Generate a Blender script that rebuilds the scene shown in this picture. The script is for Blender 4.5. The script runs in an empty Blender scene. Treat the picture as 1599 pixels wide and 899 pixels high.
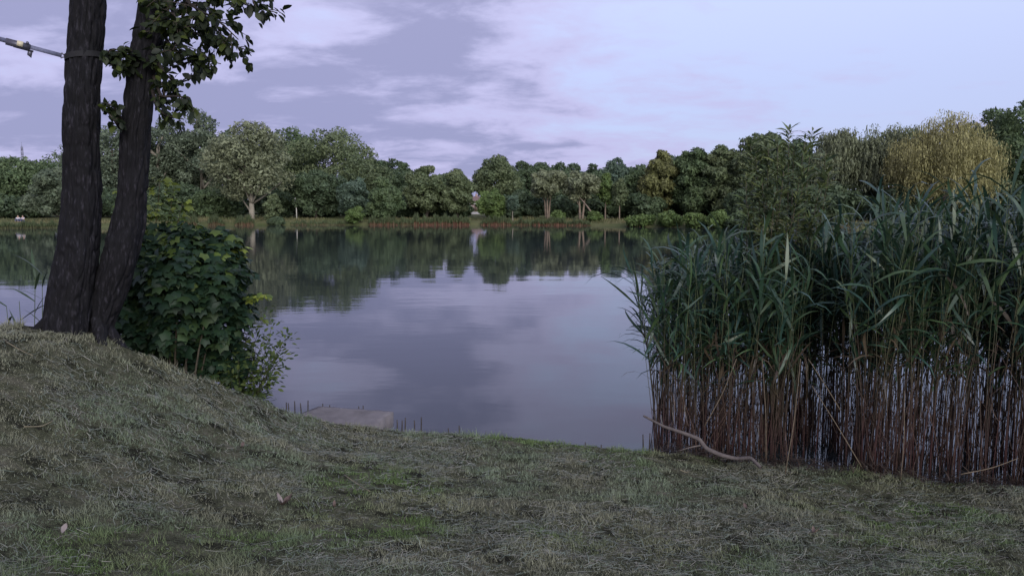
import bpy, math, random
import numpy as np
from mathutils import Vector, Matrix, Quaternion

# ------------------------------------------------------------------ camera, sky, sun, exposure
SC = bpy.context.scene
COL = SC.collection
F, CAMZ, PITCH = 1208.0, 2.7, math.radians(6.0)

cam_data = bpy.data.cameras.new('camera')
cam = bpy.data.objects.new('camera', cam_data)
COL.objects.link(cam)
cam.location = (0, 0, CAMZ)
cam.rotation_euler = (math.radians(90) - PITCH, 0, 0)
cam_data.sensor_width = 36
cam_data.lens = 36 * F / 1599
cam_data.clip_start = 0.05
cam_data.clip_end = 6000
SC.camera = cam

CLOUD_OFFSET = (5.5, 13.0, 3.0)
SUN_EL, SUN_AZ = math.radians(23), math.radians(162)     # azimuth clockwise from +Y: behind the camera, veiled
world = bpy.data.worlds.new('World')
SC.world = world
world.use_nodes = True


def build_world():
    nt = world.node_tree
    N, L = nt.nodes, nt.links
    bg = N['Background']

    def val(v):
        n = N.new('ShaderNodeValue'); n.outputs[0].default_value = v; return n.outputs[0]

    def m(op, a, b=None, c=None, clamp=False):
        n = N.new('ShaderNodeMath'); n.operation = op; n.use_clamp = clamp
        for i, x in enumerate((a, b, c)):
            if x is None: continue
            if isinstance(x, (int, float)): n.inputs[i].default_value = x
            else: L.new(x, n.inputs[i])
        return n.outputs[0]

    def ramp(x, lo, hi):
        n = N.new('ShaderNodeMapRange'); n.interpolation_type = 'SMOOTHSTEP'
        L.new(x, n.inputs[0]); n.inputs[1].default_value = lo; n.inputs[2].default_value = hi
        return n.outputs[0]

    def mix(f, a, b):
        n = N.new('ShaderNodeMix'); n.data_type = 'RGBA'
        if isinstance(f, (int, float)): n.inputs[0].default_value = f
        else: L.new(f, n.inputs[0])
        for i, x in ((6, a), (7, b)):
            if isinstance(x, tuple): n.inputs[i].default_value = (*x, 1)
            else: L.new(x, n.inputs[i])
        return n.outputs[2]

    def noise(vec, scale, detail=5, rough=0.55, dist=0.0):
        n = N.new('ShaderNodeTexNoise'); L.new(vec, n.inputs['Vector'])
        n.inputs['Scale'].default_value = scale; n.inputs['Detail'].default_value = detail
        n.inputs['Roughness'].default_value = rough; n.inputs['Distortion'].default_value = dist
        return n.outputs['Fac']

    sky = N.new('ShaderNodeTexSky'); sky.sky_type = 'NISHITA'; sky.sun_disc = False
    sky.sun_elevation = SUN_EL; sky.sun_rotation = SUN_AZ
    sky.ozone_density = 3.0; sky.dust_density = 0.4; sky.air_density = 1.0
    sc_ = N.new('ShaderNodeVectorMath'); sc_.operation = 'SCALE'
    L.new(sky.outputs[0], sc_.inputs[0]); sc_.inputs['Scale'].default_value = 0.10
    tc = N.new('ShaderNodeTexCoord')
    sep = N.new('ShaderNodeSeparateXYZ'); L.new(tc.outputs['Generated'], sep.inputs[0])
    x, y, z = sep.outputs
    # high thin veil of evening haze over the whole sky
    up = ramp(z, 0.0, 0.34)
    veil = mix(up, (0.31, 0.33, 0.54), (0.475, 0.52, 0.74))
    clear = mix(0.82, sc_.outputs[0], veil)
    # cloud deck: directions projected on a level sheet
    zz = m('MAXIMUM', m('ADD', z, 0.22), 0.05)
    comb = N.new('ShaderNodeCombineXYZ')
    L.new(m('DIVIDE', x, zz), comb.inputs[0]); L.new(m('DIVIDE', y, zz), comb.inputs[1])
    mp = N.new('ShaderNodeMapping'); L.new(comb.outputs[0], mp.inputs[0])
    mp.inputs['Location'].default_value = CLOUD_OFFSET
    mp.inputs['Scale'].default_value = (0.75, 1.0, 1)
    P = mp.outputs[0]
    n1 = noise(P, 1.3, 6, 0.56, 0.4)
    n2 = noise(P, 4.2, 7, 0.6, 0.3)
    # the deck breaks up towards the clear side of the sky (+X)
    cover = m('MULTIPLY', ramp(x, 0.52, -0.14), 0.30)
    dens = m('ADD', m('ADD', m('MULTIPLY', n1, 0.64), m('MULTIPLY', n2, 0.45)), cover)
    thin = ramp(dens, 0.61, 0.78)
    thick = ramp(dens, 0.75, 0.89)
    pale = mix(up, (0.35, 0.335, 0.52), (0.395, 0.39, 0.59))
    dark = mix(up, (0.20, 0.205, 0.35), (0.215, 0.215, 0.36))
    cloud = mix(thick, pale, dark)
    final = mix(m('MULTIPLY', thin, 0.88), clear, cloud)
    L.new(final, bg.inputs[0])
    bg.inputs[1].default_value = 1.0


build_world()

sun_data = bpy.data.lights.new('sun', 'SUN')
sun_data.energy = 1.9
sun_data.angle = math.radians(40)
sun_data.color = (1.0, 0.95, 0.91)
sun = bpy.data.objects.new('sun', sun_data)
COL.objects.link(sun)
sun_dir = Vector((math.sin(SUN_AZ) * math.cos(SUN_EL), math.cos(SUN_AZ) * math.cos(SUN_EL), math.sin(SUN_EL)))
sun.rotation_euler = sun_dir.to_track_quat('Z', 'Y').to_euler()
sun.location = (10, -40, 30)

SC.view_settings.view_transform = 'Standard'
SC.view_settings.look = 'None'
SC.view_settings.exposure = 0.65
SC.view_settings.gamma = 1.0
SC.render.engine = 'CYCLES'
SC.cycles.use_denoising = True
SC.cycles.max_bounces = 5
SC.cycles.diffuse_bounces = 3
SC.cycles.glossy_bounces = 3
SC.cycles.transmission_bounces = 2
SC.cycles.transparent_max_bounces = 4
SC.cycles.caustics_reflective = False
SC.cycles.caustics_refractive = False

# ------------------------------------------------------------------ helpers
rng = np.random.default_rng(7)
random.seed(7)
CP, SP = math.cos(PITCH), math.sin(PITCH)


def at(px, py, Y):
    """world point at distance Y in front of the camera for a sighting (px, py) in the photograph"""
    u, v = (px - 799.5) / F, (py - 449.5) / F
    d = (u, CP - v * SP, -SP - v * CP)
    t = Y / d[1]
    return Vector((d[0] * t, Y, CAMZ + d[2] * t))


def vnoise(p):
    p = np.asarray(p, dtype=np.float64)
    i = np.floor(p).astype(np.int64)
    f = p - i
    f = f * f * (3 - 2 * f)

    def h(a, b, c):
        n = (a * 374761393 + b * 668265263 + c * 2147483647) & 0xffffffff
        n = ((n ^ (n >> 13)) * 1274126177) & 0xffffffff
        return ((n ^ (n >> 16)) & 0xffff) / 65535.0
    x, y, z = i[..., 0], i[..., 1], i[..., 2]
    fx, fy, fz = f[..., 0], f[..., 1], f[..., 2]
    r = 0
    for dx in (0, 1):
        for dy in (0, 1):
            for dz in (0, 1):
                w = (fx if dx else 1 - fx) * (fy if dy else 1 - fy) * (fz if dz else 1 - fz)
                r = r + w * h(x + dx, y + dy, z + dz)
    return r


def fbm(p, o=3):
    r, a, t = 0, 1.0, 0
    p = np.asarray(p, dtype=np.float64)
    for _ in range(o):
        r = r + a * vnoise(p); t += a; a *= 0.5; p = p * 2.03 + 17.3
    return r / t


def make_mesh(name, verts, faces, mat, tint=None, smooth=False):
    verts = np.ascontiguousarray(verts, dtype=np.float32)
    faces = np.ascontiguousarray(faces, dtype=np.int32)
    me = bpy.data.meshes.new(name)
    nv, (nf, k) = len(verts), faces.shape
    me.vertices.add(nv); me.vertices.foreach_set('co', verts.ravel())
    me.loops.add(nf * k); me.loops.foreach_set('vertex_index', faces.ravel())
    me.polygons.add(nf)
    me.polygons.foreach_set('loop_start', np.arange(0, nf * k, k, dtype=np.int32))
    me.polygons.foreach_set('loop_total', np.full(nf, k, dtype=np.int32))
    if smooth: me.polygons.foreach_set('use_smooth', np.ones(nf, dtype=bool))
    if tint is not None:
        t = np.ones((nv, 4), dtype=np.float32); t[:, :3] = tint
        a = me.color_attributes.new('tint', 'FLOAT_COLOR', 'POINT')
        a.data.foreach_set('color', t.ravel())
    me.materials.append(mat)
    me.update(calc_edges=True)
    return me


def link(name, data, parent=None, loc=None):
    o = bpy.data.objects.new(name, data)
    COL.objects.link(o)
    if parent is not None: o.parent = parent
    if loc is not None: o.location = loc
    return o


def tag(o, label=None, cat=None, group=None, kind=None):
    if label: o['label'] = label
    if cat: o['category'] = cat
    if group: o['group'] = group
    if kind: o['kind'] = kind
    return o


def thing(name, label, cat, loc=(0, 0, 0), group=None):
    o = link(name, None, None, loc)
    o.empty_display_size = 0.2
    return tag(o, label, cat, group)


class Geo:
    """collects vertices and same-sized faces (quads) with a tint per vertex"""
    def __init__(s): s.v, s.f, s.t, s.n = [], [], [], 0

    def add(s, v, f, t=None):
        v = np.asarray(v, float); s.v.append(v); s.f.append(np.asarray(f) + s.n)
        s.t.append(np.broadcast_to(np.asarray(t if t is not None else (1, 1, 1), float), (len(v), 3))); s.n += len(v)

    def mesh(s, name, mat, smooth=False):
        return make_mesh(name, np.concatenate(s.v), np.concatenate(s.f), mat, np.concatenate(s.t), smooth)


def tube(pts, rad, n=8, cap=True):
    n += n % 2
    pts = np.asarray(pts, float); rad = np.asarray(rad, float)
    k = len(pts)
    tan = np.gradient(pts, axis=0); tan /= np.linalg.norm(tan, axis=1)[:, None] + 1e-9
    ref = np.array([0.0, 1.0, 0.0]) if abs(tan[0][1]) < 0.9 else np.array([1.0, 0, 0])
    a = np.cross(tan, ref); a /= np.linalg.norm(a, axis=1)[:, None] + 1e-9
    b = np.cross(tan, a)
    th = np.arange(n) * 2 * math.pi / n
    v = pts[:, None] + rad[:, None, None] * (a[:, None] * np.cos(th)[None, :, None] + b[:, None] * np.sin(th)[None, :, None])
    v = v.reshape(-1, 3)
    i = np.arange(k - 1)[:, None] * n; j = np.arange(n)[None]; j2 = (j + 1) % n
    f = np.stack([i + j, i + j2, i + n + j2, i + n + j], -1).reshape(-1, 4)
    if cap:
        v = np.concatenate([v, pts[-1:], pts[:1]])
        c = (k - 1) * n
        e = np.stack([c + np.arange(0, n, 2), c + (np.arange(0, n, 2) + 1) % n, c + (np.arange(0, n, 2) + 2) % n, np.full(n // 2, k * n)], -1)
        e2 = np.stack([(np.arange(0, n, 2) + 2) % n, (np.arange(0, n, 2) + 1) % n, np.arange(0, n, 2), np.full(n // 2, k * n + 1)], -1)
        f = np.concatenate([f, e, e2])
    return v, f


def box(lo, hi):
    x0, y0, z0 = lo; x1, y1, z1 = hi
    v = [(x0, y0, z0), (x1, y0, z0), (x1, y1, z0), (x0, y1, z0), (x0, y0, z1), (x1, y0, z1), (x1, y1, z1), (x0, y1, z1)]
    f = [(3, 2, 1, 0), (4, 5, 6, 7), (0, 1, 5, 4), (1, 2, 6, 5), (2, 3, 7, 6), (3, 0, 4, 7)]
    return np.array(v, float), np.array(f)


def unit(v): return v / (np.linalg.norm(v, axis=-1, keepdims=True) + 1e-9)


def spline(pts, n):
    pts = np.asarray(pts, float)
    d = np.concatenate([[0], np.cumsum(np.linalg.norm(np.diff(pts[:, :3], axis=0), axis=1))])
    t = np.linspace(0, d[-1], n)
    out = np.stack([np.interp(t, d, pts[:, k]) for k in range(pts.shape[1])], -1)
    for _ in range(max(1, n // (2 * len(pts)))):
        out[1:-1] = 0.25 * out[:-2] + 0.5 * out[1:-1] + 0.25 * out[2:]
    return out


# ------------------------------------------------------------------ materials
def material(name):
    m = bpy.data.materials.new(name); m.use_nodes = True
    nt = m.node_tree
    return m, nt, nt.nodes['Principled BSDF'], nt.nodes['Material Output']


def nz(nt, scale, detail=4, rough=0.55, vec=None, coord='Object'):
    n = nt.nodes.new('ShaderNodeTexNoise')
    n.inputs['Scale'].default_value = scale; n.inputs['Detail'].default_value = detail; n.inputs['Roughness'].default_value = rough
    if vec is None:
        t = nt.nodes.new('ShaderNodeTexCoord'); vec = t.outputs[coord]
    nt.links.new(vec, n.inputs['Vector'])
    return n.outputs['Fac']


def rampnode(nt, fac, stops):
    r = nt.nodes.new('ShaderNodeValToRGB'); nt.links.new(fac, r.inputs[0])
    while len(r.color_ramp.elements) < len(stops): r.color_ramp.elements.new(0.5)
    for e, (p, c) in zip(r.color_ramp.elements, stops):
        e.position = p; e.color = (*c, 1)
    return r.outputs[0]


def bump(nt, bsdf, height, strength, dist):
    b = nt.nodes.new('ShaderNodeBump'); b.inputs['Strength'].default_value = strength; b.inputs['Distance'].default_value = dist
    nt.links.new(height, b.inputs['Height']); nt.links.new(b.outputs[0], bsdf.inputs['Normal'])
    return b


def attr_material(name, rough, spec, transl=0.0, var=0.35, scale=6.0):
    m, nt, p, out = material(name)
    a = nt.nodes.new('ShaderNodeAttribute'); a.attribute_name = 'tint'
    f = nz(nt, scale, 3)
    mr = nt.nodes.new('ShaderNodeMapRange'); nt.links.new(f, mr.inputs[0])
    mr.inputs[1].default_value = 0.25; mr.inputs[2].default_value = 0.75
    mr.inputs[3].default_value = 1 - var; mr.inputs[4].default_value = 1 + var
    s = nt.nodes.new('ShaderNodeVectorMath'); s.operation = 'SCALE'
    nt.links.new(a.outputs['Color'], s.inputs[0]); nt.links.new(mr.outputs[0], s.inputs['Scale'])
    nt.links.new(s.outputs[0], p.inputs['Base Color'])
    p.inputs['Roughness'].default_value = rough
    p.inputs['Specular IOR Level'].default_value = spec
    if transl:
        t = nt.nodes.new('ShaderNodeBsdfTranslucent'); nt.links.new(s.outputs[0], t.inputs['Color'])
        mx = nt.nodes.new('ShaderNodeMixShader'); mx.inputs[0].default_value = transl
        nt.links.new(p.outputs[0], mx.inputs[1]); nt.links.new(t.outputs[0], mx.inputs[2])
        nt.links.new(mx.outputs[0], out.inputs['Surface'])
    return m


M_LEAF = attr_material('foliage', 0.6, 0.3, 0.35, 0.3, 0.9)
M_NEARLEAF = attr_material('near_foliage', 0.55, 0.3, 0.28, 0.25, 9.0)
M_REEDLEAF = attr_material('reed_blade', 0.4, 0.55, 0.18, 0.3, 5.0)
M_STEM = attr_material('stem', 0.65, 0.3, 0.0, 0.35, 30.0)
M_GRASS = attr_material('grass_blade', 0.6, 0.3, 0.2, 0.25, 3.0)
M_FARBARK = attr_material('far_bark', 0.9, 0.1, 0.0, 0.35, 1.5)


def plain(name, color, rough=0.7, metal=0.0, spec=0.4, var=0.25, scale=20.0, bmp=0.0):
    m, nt, p, out = material(name)
    f = nz(nt, scale, 5)
    c0 = tuple(c * (1 - var) for c in color); c1 = tuple(min(1, c * (1 + var)) for c in color)
    nt.links.new(rampnode(nt, f, [(0.3, c0), (0.7, c1)]), p.inputs['Base Color'])
    p.inputs['Roughness'].default_value = rough; p.inputs['Metallic'].default_value = metal
    p.inputs['Specular IOR Level'].default_value = spec
    if bmp: bump(nt, p, f, 1.0, bmp)
    return m


def bark_material():
    m, nt, p, out = material('bark')
    tc = nt.nodes.new('ShaderNodeTexCoord')
    mp = nt.nodes.new('ShaderNodeMapping'); nt.links.new(tc.outputs['Object'], mp.inputs[0]); mp.inputs['Scale'].default_value = (1, 1, 0.25)
    f = nz(nt, 38, 6, 0.65, mp.outputs[0]); g = nz(nt, 2.2, 4, 0.6, tc.outputs['Object'])
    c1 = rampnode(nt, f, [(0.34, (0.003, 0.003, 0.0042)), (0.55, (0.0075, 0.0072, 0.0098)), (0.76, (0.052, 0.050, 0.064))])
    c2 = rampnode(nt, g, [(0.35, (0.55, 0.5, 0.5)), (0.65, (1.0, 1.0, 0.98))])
    mx = nt.nodes.new('ShaderNodeMix'); mx.data_type = 'RGBA'; mx.blend_type = 'MULTIPLY'; mx.inputs[0].default_value = 1
    nt.links.new(c1, mx.inputs[6]); nt.links.new(c2, mx.inputs[7]); nt.links.new(mx.outputs[2], p.inputs['Base Color'])
    p.inputs['Roughness'].default_value = 0.85; p.inputs['Specular IOR Level'].default_value = 0.25
    bump(nt, p, f, 0.8, 0.006)
    return m


M_BARK = bark_material()


def soil_material():
    m, nt, p, out = material('lawn_soil')
    f = nz(nt, 4.5, 7, 0.7); g = nz(nt, 60, 5, 0.7)
    a = rampnode(nt, f, [(0.40, (0.028, 0.028, 0.018)), (0.5, (0.095, 0.10, 0.060)), (0.66, (0.16, 0.15, 0.11))])
    b = rampnode(nt, g, [(0.3, (0.45, 0.45, 0.45)), (0.7, (1.25, 1.25, 1.2))])
    mx = nt.nodes.new('ShaderNodeMix'); mx.data_type = 'RGBA'; mx.blend_type = 'MULTIPLY'; mx.inputs[0].default_value = 1
    nt.links.new(a, mx.inputs[6]); nt.links.new(b, mx.inputs[7]); nt.links.new(mx.outputs[2], p.inputs['Base Color'])
    p.inputs['Roughness'].default_value = 0.95; p.inputs['Specular IOR Level'].default_value = 0.1
    bump(nt, p, g, 1.0, 0.03)
    return m


M_SOIL = soil_material()


def far_ground_material():
    m, nt, p, out = material('far_meadow')
    f = nz(nt, 0.35, 6, 0.6)
    nt.links.new(rampnode(nt, f, [(0.3, (0.055, 0.075, 0.025)), (0.55, (0.11, 0.115, 0.05)), (0.75, (0.16, 0.14, 0.075))]), p.inputs['Base Color'])
    p.inputs['Roughness'].default_value = 0.95; p.inputs['Specular IOR Level'].default_value = 0.1
    bump(nt, p, nz(nt, 3, 5, 0.7), 1.0, 0.15)
    return m


def water_material():
    m, nt, p, out = material('lake_water')
    p.inputs['Base Color'].default_value = (0.022, 0.029, 0.034, 1)
    p.inputs['Roughness'].default_value = 0.035
    p.inputs['IOR'].default_value = 1.333
    p.inputs['Specular IOR Level'].default_value = 0.5
    tc = nt.nodes.new('ShaderNodeTexCoord')
    mp = nt.nodes.new('ShaderNodeMapping'); nt.links.new(tc.outputs['Object'], mp.inputs[0])
    mp.inputs['Rotation'].default_value = (0, 0, 0.35); mp.inputs['Scale'].default_value = (0.55, 1.25, 1)
    fine = nz(nt, 2.6, 2, 0.45, mp.outputs[0]); swell = nz(nt, 0.55, 2, 0.4, mp.outputs[0])
    gust = nz(nt, 0.045, 3, 0.5, mp.outputs[0])
    g = nt.nodes.new('ShaderNodeMapRange'); g.interpolation_type = 'SMOOTHSTEP'; nt.links.new(gust, g.inputs[0])
    g.inputs[1].default_value = 0.42; g.inputs[2].default_value = 0.66; g.inputs[3].default_value = 0.25; g.inputs[4].default_value = 1.3
    a = nt.nodes.new('ShaderNodeMath'); a.operation = 'MULTIPLY'; nt.links.new(fine, a.inputs[0]); nt.links.new(g.outputs[0], a.inputs[1])
    s = nt.nodes.new('ShaderNodeMath'); s.operation = 'MULTIPLY_ADD'; nt.links.new(swell, s.inputs[0]); s.inputs[1].default_value = 1.6; nt.links.new(a.outputs[0], s.inputs[2])
    bump(nt, p, s.outputs[0], 1.0, 0.003)
    return m


def concrete_material():
    m, nt, p, out = material('weathered_concrete')
    f = nz(nt, 5, 7, 0.65); g = nz(nt, 90, 4, 0.6)
    nt.links.new(rampnode(nt, f, [(0.3, (0.10, 0.09, 0.092)), (0.6, (0.165, 0.148, 0.152)), (0.8, (0.12, 0.112, 0.105))]), p.inputs['Base Color'])
    p.inputs['Roughness'].default_value = 0.9; bump(nt, p, g, 0.6, 0.006)
    return m


# ------------------------------------------------------------------ ground, lake, far banks
XB = [-60, -30, -12, -8, -4.6, -4.2, -3.76, -3.09, -2.53, -2.25, -1.62, -0.7, 1.34, 3.0, 4.6, 7, 12, 30, 60]
YB = [14, 7.0, 7.0, 6.95, 6.95, 6.95, 7.0, 7.2, 7.5, 7.8, 8.2, 8.4, 7.95, 7.35, 6.8, 6.1, 5.3, 3.0, 10]
ZB = [0.8, 1.2, 1.5, 1.55, 1.58, 1.60, 1.49, 1.12, 0.79, 0.57, 0.34, 0.20, 0.14, 0.12, 0.11, 0.10, 0.1, 0.1, 0.1]
X0 = [-60, -12, -6, -4, -2, 0, 2, 4, 8, 60]
H0 = [1.7, 1.7, 1.66, 1.54, 1.28, 1.10, 1.0, 0.93, 0.85, 0.85]


def edge_y(x): return np.interp(x, XB, YB)


def lawn_h(x, y):
    x = np.asarray(x, float); y = np.asarray(y, float)
    yb = edge_y(x); zb = np.interp(x, XB, ZB); h0 = np.interp(x, X0, H0)
    s = np.clip((y - 1.0) / (yb - 1.0), 0, 1)
    s = s * s * (3 - 2 * s) * 0.4 + s * 0.6
    h = h0 + (zb - h0) * s
    d = np.maximum(y - yb, 0)
    drop = np.where(d < 0.3, d * d / 0.6 * 1.6, (d - 0.15) * 1.6 * 0.5) * (0.6 + 0.3 * np.clip(zb, 0, 1.4))
    h = np.maximum(h - drop - 0.12 * (d > 0) * np.clip(d * 6, 0, 1), -1.2)
    b = np.clip((-y - 3) / 30, 0, 1)
    h = h + b * 0.6
    p = np.stack([x, y, x * 0], -1)
    h = h + 0.12 * (fbm(p * 0.7 + 5, 3) - 0.5) + 0.06 * (fbm(p * 3.3 + 9, 3) - 0.5) + 0.035 * np.clip(fbm(p * 11.0 + 21, 2) - 0.45, 0, 1)
    return h


def grid_axis(dense_lo, dense_hi, step, lo, hi):
    d = np.arange(dense_lo, dense_hi + 1e-6, step)
    a = dense_lo - np.geomspace(step, dense_lo - lo, 24)[::-1]
    b = dense_hi + np.geomspace(step, hi - dense_hi, 24)
    return np.concatenate([a, d, b])


def build_lawn():
    xs = grid_axis(-7, 7.5, 0.05, -48, 48)
    ys = np.concatenate([-60 + 62 * (1 - np.geomspace(1, 0.002, 40)), np.arange(2.1, 10.6, 0.05), [11, 12, 14, 16]])
    X, Y = np.meshgrid(xs, ys)
    Z = lawn_h(X, Y)
    nx, ny = len(xs), len(ys)
    i = np.arange(ny - 1)[:, None] * nx; j = np.arange(nx - 1)[None]
    f = np.stack([i + j, i + j + 1, i + nx + j + 1, i + nx + j], -1).reshape(-1, 4)
    o = link('lawn', make_mesh('lawn', np.stack([X, Y, Z], -1).reshape(-1, 3), f, M_SOIL, smooth=True))
    tag(o, 'mown grassy bank sloping down to the lake', kind='structure')


build_lawn()

_gx = np.arange(-10, 10.01, .05); _gy = np.arange(2, 10.6, .05)
_GZ = lawn_h(*np.meshgrid(_gx, _gy))


def _lawn_fast(x, y):
    return _GZ[int(np.clip((y - 2) / .05, 0, len(_gy) - 1)), int(np.clip((x + 10) / .05, 0, len(_gx) - 1))]



SHORE = [(7, 6.1), (12, 5.3), (30, 3), (56, 12), (74, 40), (72, 72), (57, 84), (38, 91), (25, 97), (17.5, 104), (9, 111), (-5.5, 113),
         (-18, 113), (-45, 110), (-58, 99), (-64, 95), (-80, 92), (-96, 75), (-88, 40), (-60, 14), (-30, 7), (-12, 7.4), (-4, 7.7), (1.3, 7.9)]
LC = np.array((-4.0, 56.0))


def shore_radius(ang):
    p = np.array(SHORE) - LC
    a = np.arctan2(p[:, 1], p[:, 0]); r = np.hypot(p[:, 0], p[:, 1])
    o = np.argsort(a); a, r = a[o], r[o]
    return np.interp(ang, np.concatenate([[a[-1] - 2 * math.pi], a, [a[0] + 2 * math.pi]]), np.concatenate([[r[-1]], r, [r[0]]]))


OFF = np.array([-3, 0, 0.7, 1.6, 3, 6, 12, 25, 50, 110, 300, 900, 3200], float)
OZ = np.array([-0.9, -0.02, 0.22, 0.36, 0.5, 0.62, 0.75, 0.85, 1.0, 1.3, 1.8, 2.2, 2.4])


def far_h(x, y):
    d = np.hypot(x - LC[0], y - LC[1]) - shore_radius(math.atan2(y - LC[1], x - LC[0]))
    return float(np.interp(d, OFF, OZ))


_PX = np.arange(-200, 1801, 10.0)
_SY = []
for _p in _PX:
    _Y = np.arange(70, 150, 0.25); _X = (_p - 799.5) / F * _Y
    _in = np.hypot(_X - LC[0], _Y - LC[1]) > shore_radius(np.arctan2(_Y - LC[1], _X - LC[0]))
    _SY.append(_Y[np.argmax(_in)] if _in.any() else 110.0)


def shore_point(px, inland=0.0):
    """point on the far shore sighted along column px, moved inland"""
    Y = float(np.interp(px, _PX, _SY)) + inland
    return (px - 799.5) / F * Y, Y


def build_far():
    A = np.linspace(-math.pi, math.pi, 721)[:-1]
    R = shore_radius(A) + 0.5 * (fbm(np.stack([np.cos(A) * 30, np.sin(A) * 30, A * 0], -1)) - 0.5)
    vs = []
    for d, z in zip(OFF, OZ):
        x = LC[0] + (R + d) * np.cos(A); y = LC[1] + (R + d) * np.sin(A)
        zz = np.full_like(x, z) + 0.16 * (vnoise(np.stack([x * .3, y * .3, x * 0], -1)) - 0.5) * (d > 0)
        near = (np.abs(x) < 47) & (y < 15) & (y > -58)
        zz = np.where(near, -1.6, zz)
        vs.append(np.stack([x, y, zz], -1))
    n = len(A); k = len(OFF)
    i = np.arange(k - 1)[:, None] * n; j = np.arange(n)[None]; j2 = (j + 1) % n
    f = np.stack([i + j, i + j2, i + n + j2, i + n + j], -1)[:, :, ::-1].reshape(-1, 4)
    o = link('far_bank', make_mesh('far_bank', np.concatenate(vs), f, far_ground_material(), smooth=True))
    tag(o, 'grassy ground around the lake', kind='structure')
    w = np.array([(-400, -300, 0), (400, -300, 0), (400, 500, 0), (-400, 500, 0)], float)
    o = link('lake_water', make_mesh('lake_water', w, np.array([[0, 1, 2, 3]]), water_material()))
    tag(o, 'calm lake surface mirroring trees and evening sky', kind='structure')


build_far()


# ------------------------------------------------------------------ foliage generators
def leaf_quads(P, Nrm, size, aspect, tint, down=0.0):
    """leaf-sized quads at P facing Nrm; down>0 turns the long side towards the ground"""
    n = len(P)
    r = unit(rng.normal(size=(n, 3)))
    a = unit(np.cross(Nrm, r))
    if down > 0:
        g = np.array([0, 0, -1.0]) + rng.normal(size=(n, 3)) * (1 - down) * 0.8
        a = unit(g - Nrm * np.sum(g * Nrm, 1, keepdims=True))
    b = np.cross(Nrm, a)
    s = size[:, None] * 0.5
    j = lambda: 1 + rng.uniform(-0.3, 0.3, (n, 1))
    v = np.stack([P - a * s * j() - b * s * aspect * j(), P - a * s * j() * 0.6 + b * s * aspect * j(), P + a * s * 1.5 * j()], 1)
    f = np.arange(n * 3).reshape(n, 3)
    return v.reshape(-1, 3), f, np.repeat(tint, 3, axis=0)


GREENS = {
    'dark': ((0.058, 0.082, 0.042), (0.102, 0.128, 0.060)),
    'mid': ((0.075, 0.105, 0.046), (0.120, 0.150, 0.062)),
    'olive': ((0.095, 0.118, 0.054), (0.155, 0.170, 0.076)),
    'grey': ((0.095, 0.115, 0.068), (0.150, 0.168, 0.098)),
    'pale': ((0.150, 0.158, 0.085), (0.225, 0.225, 0.120)),
    'yellow': ((0.120, 0.120, 0.042), (0.180, 0.168, 0.060)),
    'gold': ((0.250, 0.215, 0.085), (0.370, 0.320, 0.135)),
    'fresh': ((0.085, 0.122, 0.036), (0.135, 0.175, 0.050)),
    'blue': ((0.072, 0.102, 0.066), (0.112, 0.145, 0.090)),
}


def crown_lobes(style, w, h):
    """lobe centres and radii in a crown of width w and height h whose bottom is z=0"""
    L = []
    R = w / 2
    if style == 'weeping':
        for k in range(46):
            a = rng.uniform(0, 2 * math.pi); q = math.sqrt(rng.uniform(0, 1)) * 0.86
            L.append((R * q * math.cos(a), R * q * math.sin(a), h * (0.88 - 0.40 * q * q) + rng.normal() * h * 0.05, R * rng.uniform(0.14, 0.26)))
        return L
    n = {'round': 70, 'tall': 84, 'loose': 62, 'bush': 50}[style]
    for k in range(n):
        while True:
            p = rng.uniform(-1, 1, 3)
            if 0.25 < np.linalg.norm(p) < 1: break
        p = p / np.linalg.norm(p) * rng.uniform(0.40, 0.92)
        z = 0.5 + 0.5 * p[2]
        taper = 1.0
        if style == 'tall': taper = 0.62 + 0.5 * math.sin(math.pi * min(1, z * 0.9 + 0.1))
        if style == 'round': taper = 0.78 + 0.35 * math.sin(math.pi * (0.15 + 0.75 * z))
        rad = R * rng.uniform(0.15, 0.34) * (0.85 if style == 'loose' else 1)
        L.append((p[0] * R * taper, p[1] * R * taper, min(h - rad * 0.4, max(rad * 0.4, z * h)), rad))
    return L


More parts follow.
